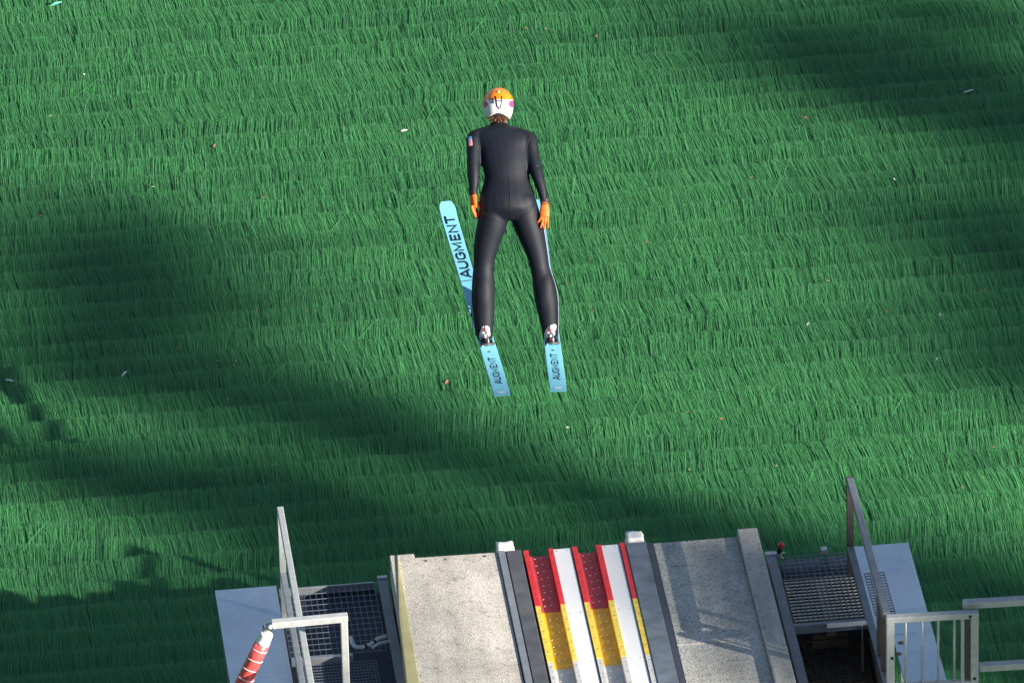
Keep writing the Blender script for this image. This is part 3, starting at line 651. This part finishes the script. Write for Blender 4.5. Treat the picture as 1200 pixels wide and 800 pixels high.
for k in range(3):
    sub = [f for f, q in zip(fs, ms) if q == k]
    idx = {}
    for f in sub:
        for i in f: idx.setdefault(i, len(idx))
    hm.add([vs[i] for i in idx], [[idx[i] for i in f] for f in sub], HM[k], True)
o = obj('helmet', hm, PERSON); HEL = o
we = o.modifiers.new('w', 'WELD'); we.merge_threshold = .0004
so_ = o.modifiers.new('s', 'SOLIDIFY'); so_.thickness = .010; so_.offset = -1
vs, fs, ms = hshell(.094, .097, .116, -.150, None, mb); lm = MB(); lm.add(vs, fs, M['lining'], True); o = obj('lining', lm, HEL); o.location = (0,0,0); o.modifiers.new('s', 'SOLIDIFY').thickness = .014
hv = [v for v in hm.v]; hb = BVHTree.FromPolygons(hm.v, hm.f)
def onhelmet(pts, lift=.003, steps=5):
    out = []
    for a, b_ in zip(pts[:-1], pts[1:]):
        for i in range(steps+1):
            qx, qy = a[0]+(b_[0]-a[0])*i/steps, a[1]+(b_[1]-a[1])*i/steps
            d_ = ray(qx, qy).normalized(); h = hb.ray_cast(CAM+d_*60, d_)
            if h[0] is not None:
                n_ = h[1] if h[1].dot(d_) < 0 else -h[1]; q = h[0]+n_*lift
                if not out or (q-out[-1]).length > 1e-4: out.append(q)
    return out
for pts, r_ in (([(581.2,113.2),(581.8,119),(583,125),(585,127.6),(587,125),(587.8,119),(588.1,113.2)], .0036), ([(581.8,118.6),(587.8,118.4)], .0042), ([(578.2,115.2),(578.6,121.5)], .0040), ([(590.6,116),(590.4,120.5)], .0014)):
    mb = MB(); mb.tube(onhelmet(pts), r_, M['strap'], 8); obj('goggle_strap_clip', mb, HEL)
mb = MB(); q = onhelmet([(583.2,108),(585.4,108)], .002, 2); mb.tube(q, .007, M['white_gloss'], 8); obj('vent_cap', mb, HEL)
# visor at the front
mb = MB(); g = []
for j, u in enumerate(np.linspace(-.05, .045, 6)):
    for a in np.linspace(-1.1, 1.1, 13): g.append(HC+HU*u+RV*sin(a)*.093-HN*cos(a)*(.128-.12*abs(u)))
mb.add(g, [(j*13+k, j*13+k+1, j*13+k+14, j*13+k+13) for j in range(5) for k in range(12)], M['strap'], True); o = obj('goggles', mb, PERSON); o.modifiers.new('s', 'SOLIDIFY').thickness = .006
# hair falling on the nape
mb = MB(); rr = random.Random(8)
for i in range(110):
    a = rr.uniform(-1.1, 1.1); px = 584.6+13.0*sin(a)*rr.uniform(.75,1.05); c0 = -.20+.055*cos(a)
    top = W(px*.9+584*.1, 136.5+rr.uniform(-1,1.5), c0-.035); end = W(px+rr.uniform(-3,3), 141.5+rr.uniform(-2.5,3.2)-abs(sin(a))*1.2, c0+.006+rr.uniform(-.012,.012))
    midp = (top+end)/2+NV*rr.uniform(.0,.012)+RV*rr.uniform(-.01,.01)
    mb.tube([top, top*.4+midp*.6, midp, midp*.4+end*.6+NV*.004, end], [.0042,.005,.0045,.0032,.001], M['hair'], 5)
obj('hair', mb, PERSON)

# gloves with five separate fingers
def glove(wrist, palm_c, fdir, side, spread, fingers, thumb, name, flat):
    """wrist, palm in (px,py,c); fingers: list of (root, mid, tip) px triples"""
    mb = MB(); w0, pc = W(*wrist), W(*palm_c); d_ = (pc-w0).normalized(); sd = (side-d_*side.dot(d_)).normalized(); th = d_.cross(sd)
    mb.loft([(w0-d_*.02, sd*.026, th*.021), (w0, sd*.026, th*.020), (w0+d_*.03, sd*.030, th*.019), (pc-d_*.005, sd*.033, th*.019), (pc+d_*.025, sd*.034, th*.016), (pc+d_*.040, sd*.030, th*.012)], M['glove'], 18)
    for pts, r_ in fingers+[thumb]:
        ps = [W(*p) for p in pts]; n = []
        for i in range(len(ps)-1):
            for k in range(4): n.append(ps[i]+(ps[i+1]-ps[i])*k/4)
        n.append(ps[-1]); mb.tube(n, [r_*(1.06-.30*i/(len(n)-1)) for i in range(len(n))], M['glove'], 12)
        mb.ellipsoid(ps[-1], RV*r_*.76, UV*r_*.76, NV*r_*.76, M['glove'], 10, 6)
    me = remeshed(mb, .0032, 3, 'glove'); me.materials.append(M['glove'])
    for p in me.polygons: p.use_smooth = True
    me.transform(Matrix.Translation(-foot)); g = obj('glove', None, PERSON, me=me)
    mb = MB(); mb.loft([(w0-d_*.034, sd*.030, th*.025), (w0-d_*.028, sd*.033, th*.028), (w0-d_*.006, sd*.032, th*.027), (w0+d_*.002, sd*.029, th*.024)], M['glove_cuff'], 18); obj('cuff', mb, g)
    mb = MB(); c = w0+d_*.012; mb.loft([(c-d_*.004, sd*.0285, th*.0215), (c+d_*.004, sd*.029, th*.0215)], M['glove_cuff'], 18); obj('cuff', mb, g)
glove((554.3,226.5,.0), (555.2,238,.014), None, (RV*.55+NV*.83), 0,
      [([(552.9,241,.045),(553.9,247,.052),(557.3,253.5,.045)], .0105), ([(554.3,242,.022),(556,249,.026),(559.2,255.4,.022)], .0108), ([(556,242.5,.0),(558.0,249,.0),(560.2,253.5,.0)], .0108), ([(557.3,242,-.02),(559,247,-.022),(560.8,251,-.022)], .0100)],
      ([(557.0,234.5,.02),(560.2,238.5,.03),(563.4,243.6,.03)], .0108), 'l', 0)
glove((638.2,237.5,.052), (638.2,248,.066), None, RV, 0,
      [([(634.8,251.5,.07),(633.6,256,.075),(630.4,260.5,.07)], .0088), ([(636.9,252.5,.07),(635.9,259,.078),(633.7,266.5,.072)], .0090), ([(639.1,253,.07),(638.8,260,.078),(637.9,268.6,.072)], .0090), ([(641.2,252.5,.068),(642.0,259,.074),(642.3,266.8,.068)], .0085)],
      ([(636.5,244,.055),(634.2,249,.04),(632.9,254,.03)], .0108), 'r', 0)

# ------------------------------------------------------------------ skis, bindings and boots
def text_mesh(word, fn, wid, hgt, st=.17, an=1.4):
    """letters drawn as pen strokes: unit cells, x along the word, y up; st = pen width / letter height"""
    arc = lambda cx, cy, rx, ry, a, b_, n=9: [(cx+rx*cos(radians(a+(b_-a)*i/n)), cy+ry*sin(radians(a+(b_-a)*i/n))) for i in range(n+1)]
    GL = {'A': [[(.0,0),(.40,1),(.46,1),(.86,0)], [(.2,.30),(.66,.30)]], 'U': [[(.06,1)]+arc(.42,.36,.36,.30,180,360)+[(.78,1)]],
          'G': [arc(.44,.66,.36,.28,25,179)+arc(.44,.34,.36,.28,180,358)+[(.80,.50),(.48,.50)]], 'M': [[(.05,0),(.05,.97),(.45,.22),(.85,.97),(.85,0)]],
          'E': [[(.72,.94),(.08,.94),(.08,.06),(.72,.06)], [(.08,.5),(.64,.5)]], 'N': [[(.06,0),(.06,.95),(.78,.05),(.78,1)]], 'T': [[(.0,.94),(.80,.94)], [(.40,.94),(.40,0)]]}
    adv = {'A': 1.0, 'U': 1.0, 'G': 1.02, 'M': 1.16, 'E': .92, 'N': 1.0, 'T': .84}; tot = sum(adv[c] for c in word); cw = wid/tot; x0 = 0; vs, fs = [], []; lay = 0
    for ch in word:
        for path in GL[ch]:
            AN = np.array((an, 1)); P = np.array([((x0+x)*cw/an, y*hgt) for x, y in path]); hw_ = st*hgt/2; L_ = []
            for i in range(len(P)):
                a = P[i]-P[i-1] if i else P[1]-P[0]; b_ = P[i+1]-P[i] if i < len(P)-1 else a
                a = a/np.linalg.norm(a); b_ = b_/np.linalg.norm(b_); n1 = np.array((-a[1], a[0])); n2 = np.array((-b_[1], b_[0])); m = n1+n2; m = m/np.linalg.norm(m); k = min(1/max(m.dot(n1), .3), 1.6)
                L_.append(((P[i]+m*hw_*k)*AN, (P[i]-m*hw_*k)*AN))
            o = len(vs)
            for p, q in L_: vs += [fn(*p, lay*.0003), fn(*q, lay*.0003)]
            fs += [(o+2*i, o+2*i+1, o+2*i+3, o+2*i+2) for i in range(len(P)-1)]; lay = (lay+1) % 3
        x0 += adv[ch]
    return vs, fs
def make_ski(tail, tip, c_heel, frac, heel_py, label, heel_px):
    L = 2.44; dx, dy = (tip[0]-tail[0])/SC, -(tip[1]-tail[1])/SC; dc = sqrt(L*L-dx*dx-dy*dy)
    A, B = W(*tail, c_heel+dc*frac), W(*tip, c_heel-dc*(1-frac)); L = (B-A).length
    e1 = (B-A).normalized(); e2 = (RV-e1*RV.dot(e1)).normalized(); e3 = e2.cross(e1)
    if e3.dot(UV) < 0: e3 = -e3
    S = lambda l, x, h=0: A+e1*l+e2*x+e3*(h+ (0 if l < L-.30 else .035*((l-(L-.30))/.30)**2))
    r = empty('ski', S(.65, 0, -.02), label, 'ski', 'skis of the jumper')
    mb = MB(); ls = list(np.linspace(0, L-.30, 14))+list(np.linspace(L-.27, L, 16)); prof = []
    def hw(l):
        w_ = .0565 if l < .5 else .0535+.003*abs((l-1.2)/1.2)
        k = L-l
        if k < .075: w_ *= max(.6, 1-.42*((.075-k)/.075)**2.2)
        return w_
    vs, fs = [], []
    for l in ls:
        h = hw(l)
        for x, z_ in ((-h,-.013),(h,-.013),(h,-.002),(h-.003,0),(-h+.003,0),(-h,-.002)): vs.append(S(l, x, z_))
    for i in range(len(ls)-1):
        for k in range(6): fs.append((i*6+k, i*6+(k+1)%6, (i+1)*6+(k+1)%6, (i+1)*6+k))
    fs += [tuple(range(6)), tuple(range((len(ls)-1)*6, len(ls)*6))]
    mb.add(vs, fs, M['ski'], False); obj('ski_deck', mb, r)
    # colour blocks and marks on the deck
    mb = MB()
    mb.add([S(1.452,-.052,.0014), S(1.46,.052,.0014), S(1.468,.052,.0014), S(1.460,-.052,.0014)], [(0,1,2,3)], M['ski_print']); obj('deck_graphic', mb, r)
    mb = MB(); mb.add([S(.018,-.022,.0012), S(.018,.026,.0012), S(.036,.026,.0012), S(.036,-.022,.0012)], [(0,1,2,3)], M['white_gloss']); mb.add([S(.010,-.056,.001), S(.010,.056,.001), S(.0,.056,.001), S(.0,-.056,.001)], [(0,1,2,3)], M['ski_dark']); obj('tail_mark', mb, r)
    mb = MB(); vs, fs = text_mesh('AUGMENT', lambda u, v, z: S(1.50+u, .032-v, .0018+z), .80, .066, .215); mb.add(vs, fs, M['ski_print']); o = obj('lettering', mb, r)
    mb = MB(); vs, fs = text_mesh('AUGMENT', lambda u, v, z: S(.135+u, .024-v, .0018+z), .335, .047, .145, 1.25); mb.add(vs, fs, M['ski_print']); obj('lettering', mb, r)
    # heel position measured along the ski
    l0 = frac*L
    for nm, x0, x1, a, b_, h0, h1, m in (('heel_plate',-.040,.040,l0-.02,l0+.05,.002,.016,M['boot_black']), ('toe_plate',-.047,.047,l0+.16,l0+.34,.002,.018,M['boot_black']), ('side_lug',-.05,-.04,l0+.2,l0+.32,.019,.045,M['steel']), ('side_lug',.04,.05,l0+.2,l0+.32,.019,.045,M['steel'])):
        bp = MB(); bp.hexa([S(a,x0,h0),S(a,x1,h0),S(b_,x1,h0),S(b_,x0,h0),S(a,x0,h1),S(a,x1,h1),S(b_,x1,h1),S(b_,x0,h1)], m); obj(nm, bp, r, .002)
    for nm, path, rad, m in (('heel_bar', [S(l0-.035,-.046,.010), S(l0-.04,-.01,.016), S(l0-.038,.045,.012)], .008, M['dark_steel']), ('heel_rod', [S(l0-.045,.005,.008), S(l0-.04,.004,.03), S(l0-.012,.003,.075)], .006, M['steel']),
                             ('clip', [S(l0-.04,-.03,.014), S(l0-.055,-.045,.01)], .006, M['steel']), ('clip', [S(l0-.03,.03,.016), S(l0-.03,.05,.012)], .006, M['steel']), ('stop_pin', [S(l0-.115,-.004,.002), S(l0-.112,.006,.004)], .005, M['dark_steel']),
                             ('toe_strap', [S(l0+.33,-.05,.01), S(l0+.37,-.048,.06), S(l0+.37,.048,.06), S(l0+.33,.05,.01)], .009, M['boot_black'])):
        bp = MB(); bp.tube(path, rad, m, 8); obj(nm, bp, r)
    # boot: sole, foot and shaft rising into the trouser leg
    ank = W(heel_px, 388, -.03); sh = (ank-S(l0+.06,0,.06)).normalized()
    bt = MB(); bt.hexa([S(l0-.008,-.034,.018),S(l0-.008,.034,.018),S(l0+.29,.034,.018),S(l0+.29,-.034,.018),S(l0-.004,-.031,.042),S(l0-.004,.031,.042),S(l0+.285,.031,.042),S(l0+.285,-.031,.042)], M['boot_black'])
    sole = obj('boot', bt, PERSON, .006)
    bt = MB(); bt.loft([(S(l0+.05,0,.07), e2*.028, e3*.024), (S(l0+.07,0,.073), e2*.034, e3*.032), (S(l0+.12,0,.078), e2*.039, e3*.038), (S(l0+.2,0,.066), e2*.040, e3*.028), (S(l0+.26,0,.06), e2*.033, e3*.020), (S(l0+.285,0,.056), e2*.018, e3*.012)], M['boot_white'], 20); obj('foot_shell', bt, sole)
    hc = W(heel_px, 389.6, .0); bt = MB()
    bt.loft([(W(heel_px-.3,398.2,.004), RV*.033, NV*.036), (W(heel_px-.2,395,.010), RV*.0385, NV*.040), (W(heel_px,390.5,.011), RV*.037, NV*.040), (W(heel_px+.2,386,.008), RV*.031, NV*.036), (W(heel_px+.4,382.6,.002), RV*.022, NV*.030), (W(heel_px+.5,380.8,-.006), RV*.010, NV*.020)], M['boot_white'], 22)
    sh_ = obj('heel_shell', bt, sole)
    hb2 = BVHTree.FromPolygons(bt.v, bt.f)
    def onheel(pts, l=.001):
        out = []
        for a, b_ in zip(pts[:-1], pts[1:]):
            for i in range(5):
                d_ = ray(heel_px+a[0]+(b_[0]-a[0])*i/4, a[1]+(b_[1]-a[1])*i/4).normalized(); h = hb2.ray_cast(CAM+d_*60, d_)
                if h[0] is not None: out.append(h[0]-d_*l)
        return out
    pm = MB()
    for pts, r_, m in (([(-.6,384),(.2,388.5),(1.6,386.0)], .0045, 'boot_red'), ([(-2.0,387.6),(.6,388.2),(2.2,388.8)], .0042, 'boot_red'), ([(.2,381.5),(.3,386),(.6,392)], .0026, 'strap'), ([(.4,391),(2.2,389.5),(2.4,392)], .0036, 'strap'), ([(-5.2,395),(-2.5,397.4),(2.5,397),(5,394)], .0030, 'boot_red'), ([(-1.8,391),(-1,393.4)], .0028, 'strap')):
        q = onheel(pts)
        if len(q) > 2: pm.tube(q, r_, M[m], 6)
    obj('heel_print', pm, sh_)
make_ski((588.5,462), (522.4,240.8), .025, .267, 402, 'pale blue ski angled out to the left with its whole front in view', 568.2)
make_ski((654.2,457), (627.0,239), .025, .255, 400, 'pale blue ski mostly hidden behind the leg and the right glove', 644.4)

# ------------------------------------------------------------------ small litter on the mats
def litter(px, py, m, name, label, cat, size, group=None, seed=0, long=1.0):
    r = random.Random(seed); p = hit(px, py); p = Vector((p.x, p.y, float(zprof(p.y))+.07)); p = p-ray(px, py)*0
    r_ = ray(px, py); p = CAM+r_*((p.z-CAM.z)/r_.z) if False else p
    a = r.uniform(0, 6.28); u = Vector((cos(a), sin(a), r.uniform(-.2,.3))).normalized(); v = Vector((-sin(a), cos(a), r.uniform(-.2,.35))).normalized(); n_ = u.cross(v).normalized()
    mb = MB(); pts = [(-1,0,0),(-.5,.42,.10),(.15,.5,.22),(.7,.28,.15),(1.05,0,.0),(.7,-.3,.16),(.1,-.5,.2),(-.5,-.4,.08)]
    top = [p+u*x*size*long+v*y*size+n_*(z*size+r.uniform(0,.1)*size) for x, y, z in pts]; ctr = p+n_*.02*size
    mb.add(top+[ctr]+[q-n_*.0025 for q in top]+[ctr-n_*.0025], [(i,(i+1)%8,8) for i in range(8)]+[(9+(i+1)%8,9+i,17) for i in range(8)]+[(i,9+i,9+(i+1)%8,(i+1)%8) for i in range(8)], m)
    tag(obj(name, mb), label, cat, group)
rr = random.Random(21)
spots = [(668,341),(524,457),(274,437),(692,312),(361,374),(277,432),(665,300),(695,373),(808,559),(632,460),(806,492),(970,338),(1165,533),(985,482),(910,555),(841,466),(590,517),(180,228),(310,240),(1128,580),(1133,592),(252,180),(385,140),(880,217),(1155,348),(617,42),(640,43),(1092,210),(233,668),(760,520),(700,508),(845,500),(60,145),(48,262),(302,372),(255,432)]
for i in range(12): spots.append((rr.uniform(15,1185), rr.uniform(10,600)))
for i, (px, py) in enumerate(spots):
    if 500 < px < 665 and 90 < py < 470 and i >= 4 and (px, py) != (590,517): continue
    dry = i % 3 != 2
    litter(px, py, M['leaf_dry'] if dry else M['leaf_pale'], 'fallen_leaf', ('small dry brown leaf caught on the green bristle mats' if dry else 'small straw-coloured leaf caught on the green bristle mats'), 'leaf', rr.uniform(.009,.017) if i > 1 else .021, 'brown leaves on the mats' if dry else 'straw-coloured leaves on the mats', i)
for px, py, s_, lg, lb, mm in ((775,405,.035,1.2,'white folded scrap on sunlit mats to the right of the skier', 'scrap'), (947,390,.032,1.8,'thin white curled scrap at the edge of sunlight right of the folded scrap','scrap'), (1135,116,.032,2.2,'pale thin scrap in the deep shade at upper right','scrap'), (1102,380,.026,2.4,'pale upright scrap in the shade near the right edge','scrap'), (12,455,.035,1.5,'short white scrap in the shade at the far left edge','scrap'), (146,447,.022,2.4,'thin pale scrap in the shade near the left edge','scrap'), (99,96,.018,1,'tiny white fleck at the upper left, above another fleck','scrap'), (66,14,.05,1.7,'mint green scrap lying at the top left corner','mint'), (474,162,.022,2.2,'thin white scrap to the left of the skier shoulder','scrap'), (1098,430,.026,1,'pale round scrap below the upright scrap near the right edge','scrap'), (1048,219,.022,1.2,'cream fleck at the border of the upper right shade','scrap'), (665,510,.024,1,'cream fleck below the tail of the right ski','scrap')):
    litter(px, py, M[mm], 'litter_scrap', lb, 'litter', s_*.62, 'pale scraps on the mats', int(px), lg)

for px, py, sd, lb in ((1056,752,3,'brown leaf lying on the metal sheet behind the gate bars, upper of two'), (1053,765,9,'brown leaf lying on the metal sheet behind the gate bars, lower of two')):
    rb = ray(px, py); q = CAM+rb*((-.196-CAM.dot(TN))/rb.dot(TN)); mb = MB(); r_ = random.Random(sd); u = Vector((1,.1,0)); v = FV; pts = [(-1,0,0),(-.4,.5,.1),(.3,.4,.2),(1,0,.1),(.3,-.5,.2),(-.5,-.4,.1)]
    top = [q+u*a*.022+v*b_*.028+TN*c*.01 for a, b_, c in pts]; mb.prism(top, -TN*.002, M['leaf_dry']); tag(obj('fallen_leaf', mb), lb, 'leaf')

# ------------------------------------------------------------------ trees beside the in-run that shade the hill
# foliage is grown where the shade on the hill and on the table comes from, along the sun's direction
SHADE = [  # centre x, y, half sizes in photo terms, tilt, clump count
    (150,290,48,46,30,100), (45,320,65,52,0,90), (212,342,28,22,30,26), (40,425,60,44,0,60), (172,372,44,34,0,70), (65,392,55,34,0,50),
    (60,540,95,38,5,110), (215,552,100,36,5,100), (405,498,42,46,20,80), (370,585,60,28,10,44), (330,648,80,42,5,90), (500,645,60,14,5,28), (690,592,46,28,18,64), (700,634,90,14,4,30), (860,648,60,14,5,22),
    (60,745,160,48,0,110), (180,725,80,44,0,50),
    (1110,115,85,52,8,150), (950,85,85,40,16,90), (860,45,55,28,10,30), (1185,150,50,46,0,70), (1060,20,110,22,0,40),
    (1140,285,80,46,15,230), (1185,345,50,40,0,70), (1080,268,30,20,20,16), (1165,400,60,50,15,150), (1188,215,36,28,0,44), (1160,440,40,26,0,26), (1190,340,30,70,0,50),
    (1150,720,70,74,0,120), (1090,690,40,36,0,30), (1140,780,50,26,0,50), (960,655,50,12,0,14)]
TSH = [(.80,-.3,.32,.32,90), (.80,-.95,.34,.42,100), (.95,-1.9,.25,.5,20), (1.5,-.5,.5,.6,60), (1.5,-1.6,.5,.6,50), (1.95,-1.3,.35,1.2,50), (-2.2,-.5,.35,.7,46), (-1.75,-.6,.35,.8,50), (-2.2,-1.6,.3,.6,26), (.33,-.5,.06,.6,10)]
LIT = [(-.95,-.3),(-.95,-.8),(-.8,-1.4),(-.7,-.3),(-.3,-.5),(-.2,-1.2),(0,-.3),(-1.1,-1.4)]
UA = Vector((-SV.y, SV.x, 0)).normalized(); VA = SV.cross(UA)
if VA.z < 0: VA = -VA
lit = [(T(x,f).dot(UA), T(x,f).dot(VA)) for x, f in LIT]
lit += [(T(x,f).dot(UA), T(x,f).dot(VA)) for x in (-1.15,-.95,-.7,-.4,-.15) for f in np.arange(-2.4,.1,.3)]
lit_r = [.28]*len(lit)
lit += [(W(px,py).dot(UA), W(px,py).dot(VA)) for px in (555,585,615,640) for py in range(110,470,22)]
lit_r += [.22]*(len(lit)-len(lit_r))
lit2 = [(hit(px,py).dot(UA), hit(px,py).dot(VA)) for px, py in [(x_,y_) for x_ in range(300,801,100) for y_ in range(20,400,60)]+[(x_,y_) for x_ in range(720,1101,95) for y_ in range(200,600,60)]+[(x_,y_) for x_ in range(20,300,70) for y_ in range(20,190,50)]]
centers = []; rs = random.Random(77)
def place(p):
    u, v = p.dot(UA), p.dot(VA)
    if any((u-a)**2+(v-b_)**2 < q_*q_ for (a, b_), q_ in zip(lit, lit_r)): return
    centers.append(p+SV*rs.uniform(62, 76))
for cx, cy, rx, ry, tl, n in SHADE:
    for _ in range(n):
        a = rs.uniform(0, 2*pi); q = sqrt(rs.random()); x, y = rx*q*cos(a), ry*q*sin(a); tr = radians(tl)
        place(hit(cx+x*cos(tr)-y*sin(tr), cy+x*sin(tr)+y*cos(tr)))
for cx, cf, rx, rf, n in TSH:
    for _ in range(n): place(T(cx+rs.uniform(-rx,rx), cf+rs.uniform(-rf,rf), -.1))
for _ in range(50): place(T(2.15+rs.uniform(-.55,.6), -2.1+rs.uniform(-.15,.15), .2+rs.uniform(-.3,.3)))
for _ in range(10): place(T(.45+rs.uniform(-.12,.15), -.9+rs.uniform(-.9,.9), 0))
cen = np.array([tuple(c) for c in centers])
# cluster into trees along the sun-perpendicular direction
us = cen @ np.array(UA); order = np.quantile(us, [0, .2, .4, .6, .8, 1.0])
names = ['tall leafy tree on the slope beside the in-run, first from the tower', 'tall leafy tree on the slope beside the in-run, second from the tower', 'tall leafy tree on the slope beside the in-run, third from the tower', 'tall leafy tree on the slope beside the in-run, fourth from the tower', 'tall leafy tree on the slope beside the in-run, last from the tower']
for k in range(5):
    sel = cen[(us >= order[k]) & (us <= order[k+1])]; c = sel.mean(0); vtop = sel @ np.array(VA); best = None
    for du in np.arange(-4.4, 4.41, .2):                 # the trunk stands where it does not cut the sunny ground
        q = Vector(c)+UA*du; bad = sum(1 for a, b_ in lit+lit2 if abs(q.dot(UA)-a) < .35 and b_ < vtop.mean())+abs(du)*1.2
        if best is None or bad < best[0]: best = (bad, q)
    bx, by = best[1].x, best[1].y; bz = float(zground(bx, by))
    tr = empty('leafy_tree', (bx, by, bz), names[k], 'tree', 'trees on the slope beside the in-run')
    top = float(np.quantile(sel[:,2], .6)); mb = MB(); H = top-bz
    mb.tube([(bx, by, bz-.3), (bx+.1, by, bz+H*.4), (bx-.05, by+.1, bz+H*.8), (bx, by, top)], [.20,.12,.06,.02], M['bark'], 12)
    for q in sel[::3]:
        q = Vector(q); z0_ = max(bz+H*.3, q.z-.8-.35*(Vector((q.x-bx, q.y-by, 0)).length)); a = Vector((bx, by, z0_)); 
        md = (a+q)/2+Vector((0,0,.12)); line = [a+(md-a)*i/5 for i in range(6)]+[md+(q-md)*i/5 for i in range(1, 6)]
        if any((p_.dot(UA)-u)**2+(p_.dot(VA)-v)**2 < .06 for p_ in line for u, v in lit+lit2): continue
        mb.tube([a, md, q], [.03,.02,.008], M['bark'], 5)
    obj('trunk', mb, tr)
    vs, fs = [], []; r2 = np.random.default_rng(100+k); loc = np.array((bx, by, bz))
    cl = sel
    for q in cl:
        n = 16; p = q+r2.normal(0, .088, (n, 3)); d1 = r2.normal(0, 1, (n, 3)); d1 /= np.linalg.norm(d1, axis=1)[:, None]; d2 = np.cross(d1, r2.normal(0, 1, (n, 3))); d2 /= np.linalg.norm(d2, axis=1)[:, None]
        s_ = r2.uniform(.055, .095, (n, 1))
        for i in range(n):
            o_ = len(vs); a, b_, pp = d1[i]*s_[i], d2[i]*s_[i]*.55, p[i]-loc
            vs += [pp-a, pp-a*.1+b_, pp+a, pp-a*.1-b_]; fs.append((o_, o_+1, o_+2, o_+3))
    me = bpy.data.meshes.new('crown'); me.from_pydata([tuple(v) for v in vs], [], fs); me.materials.append(M['foliage']); o = bpy.data.objects.new('crown', me); COL.objects.link(o); o.parent = tr
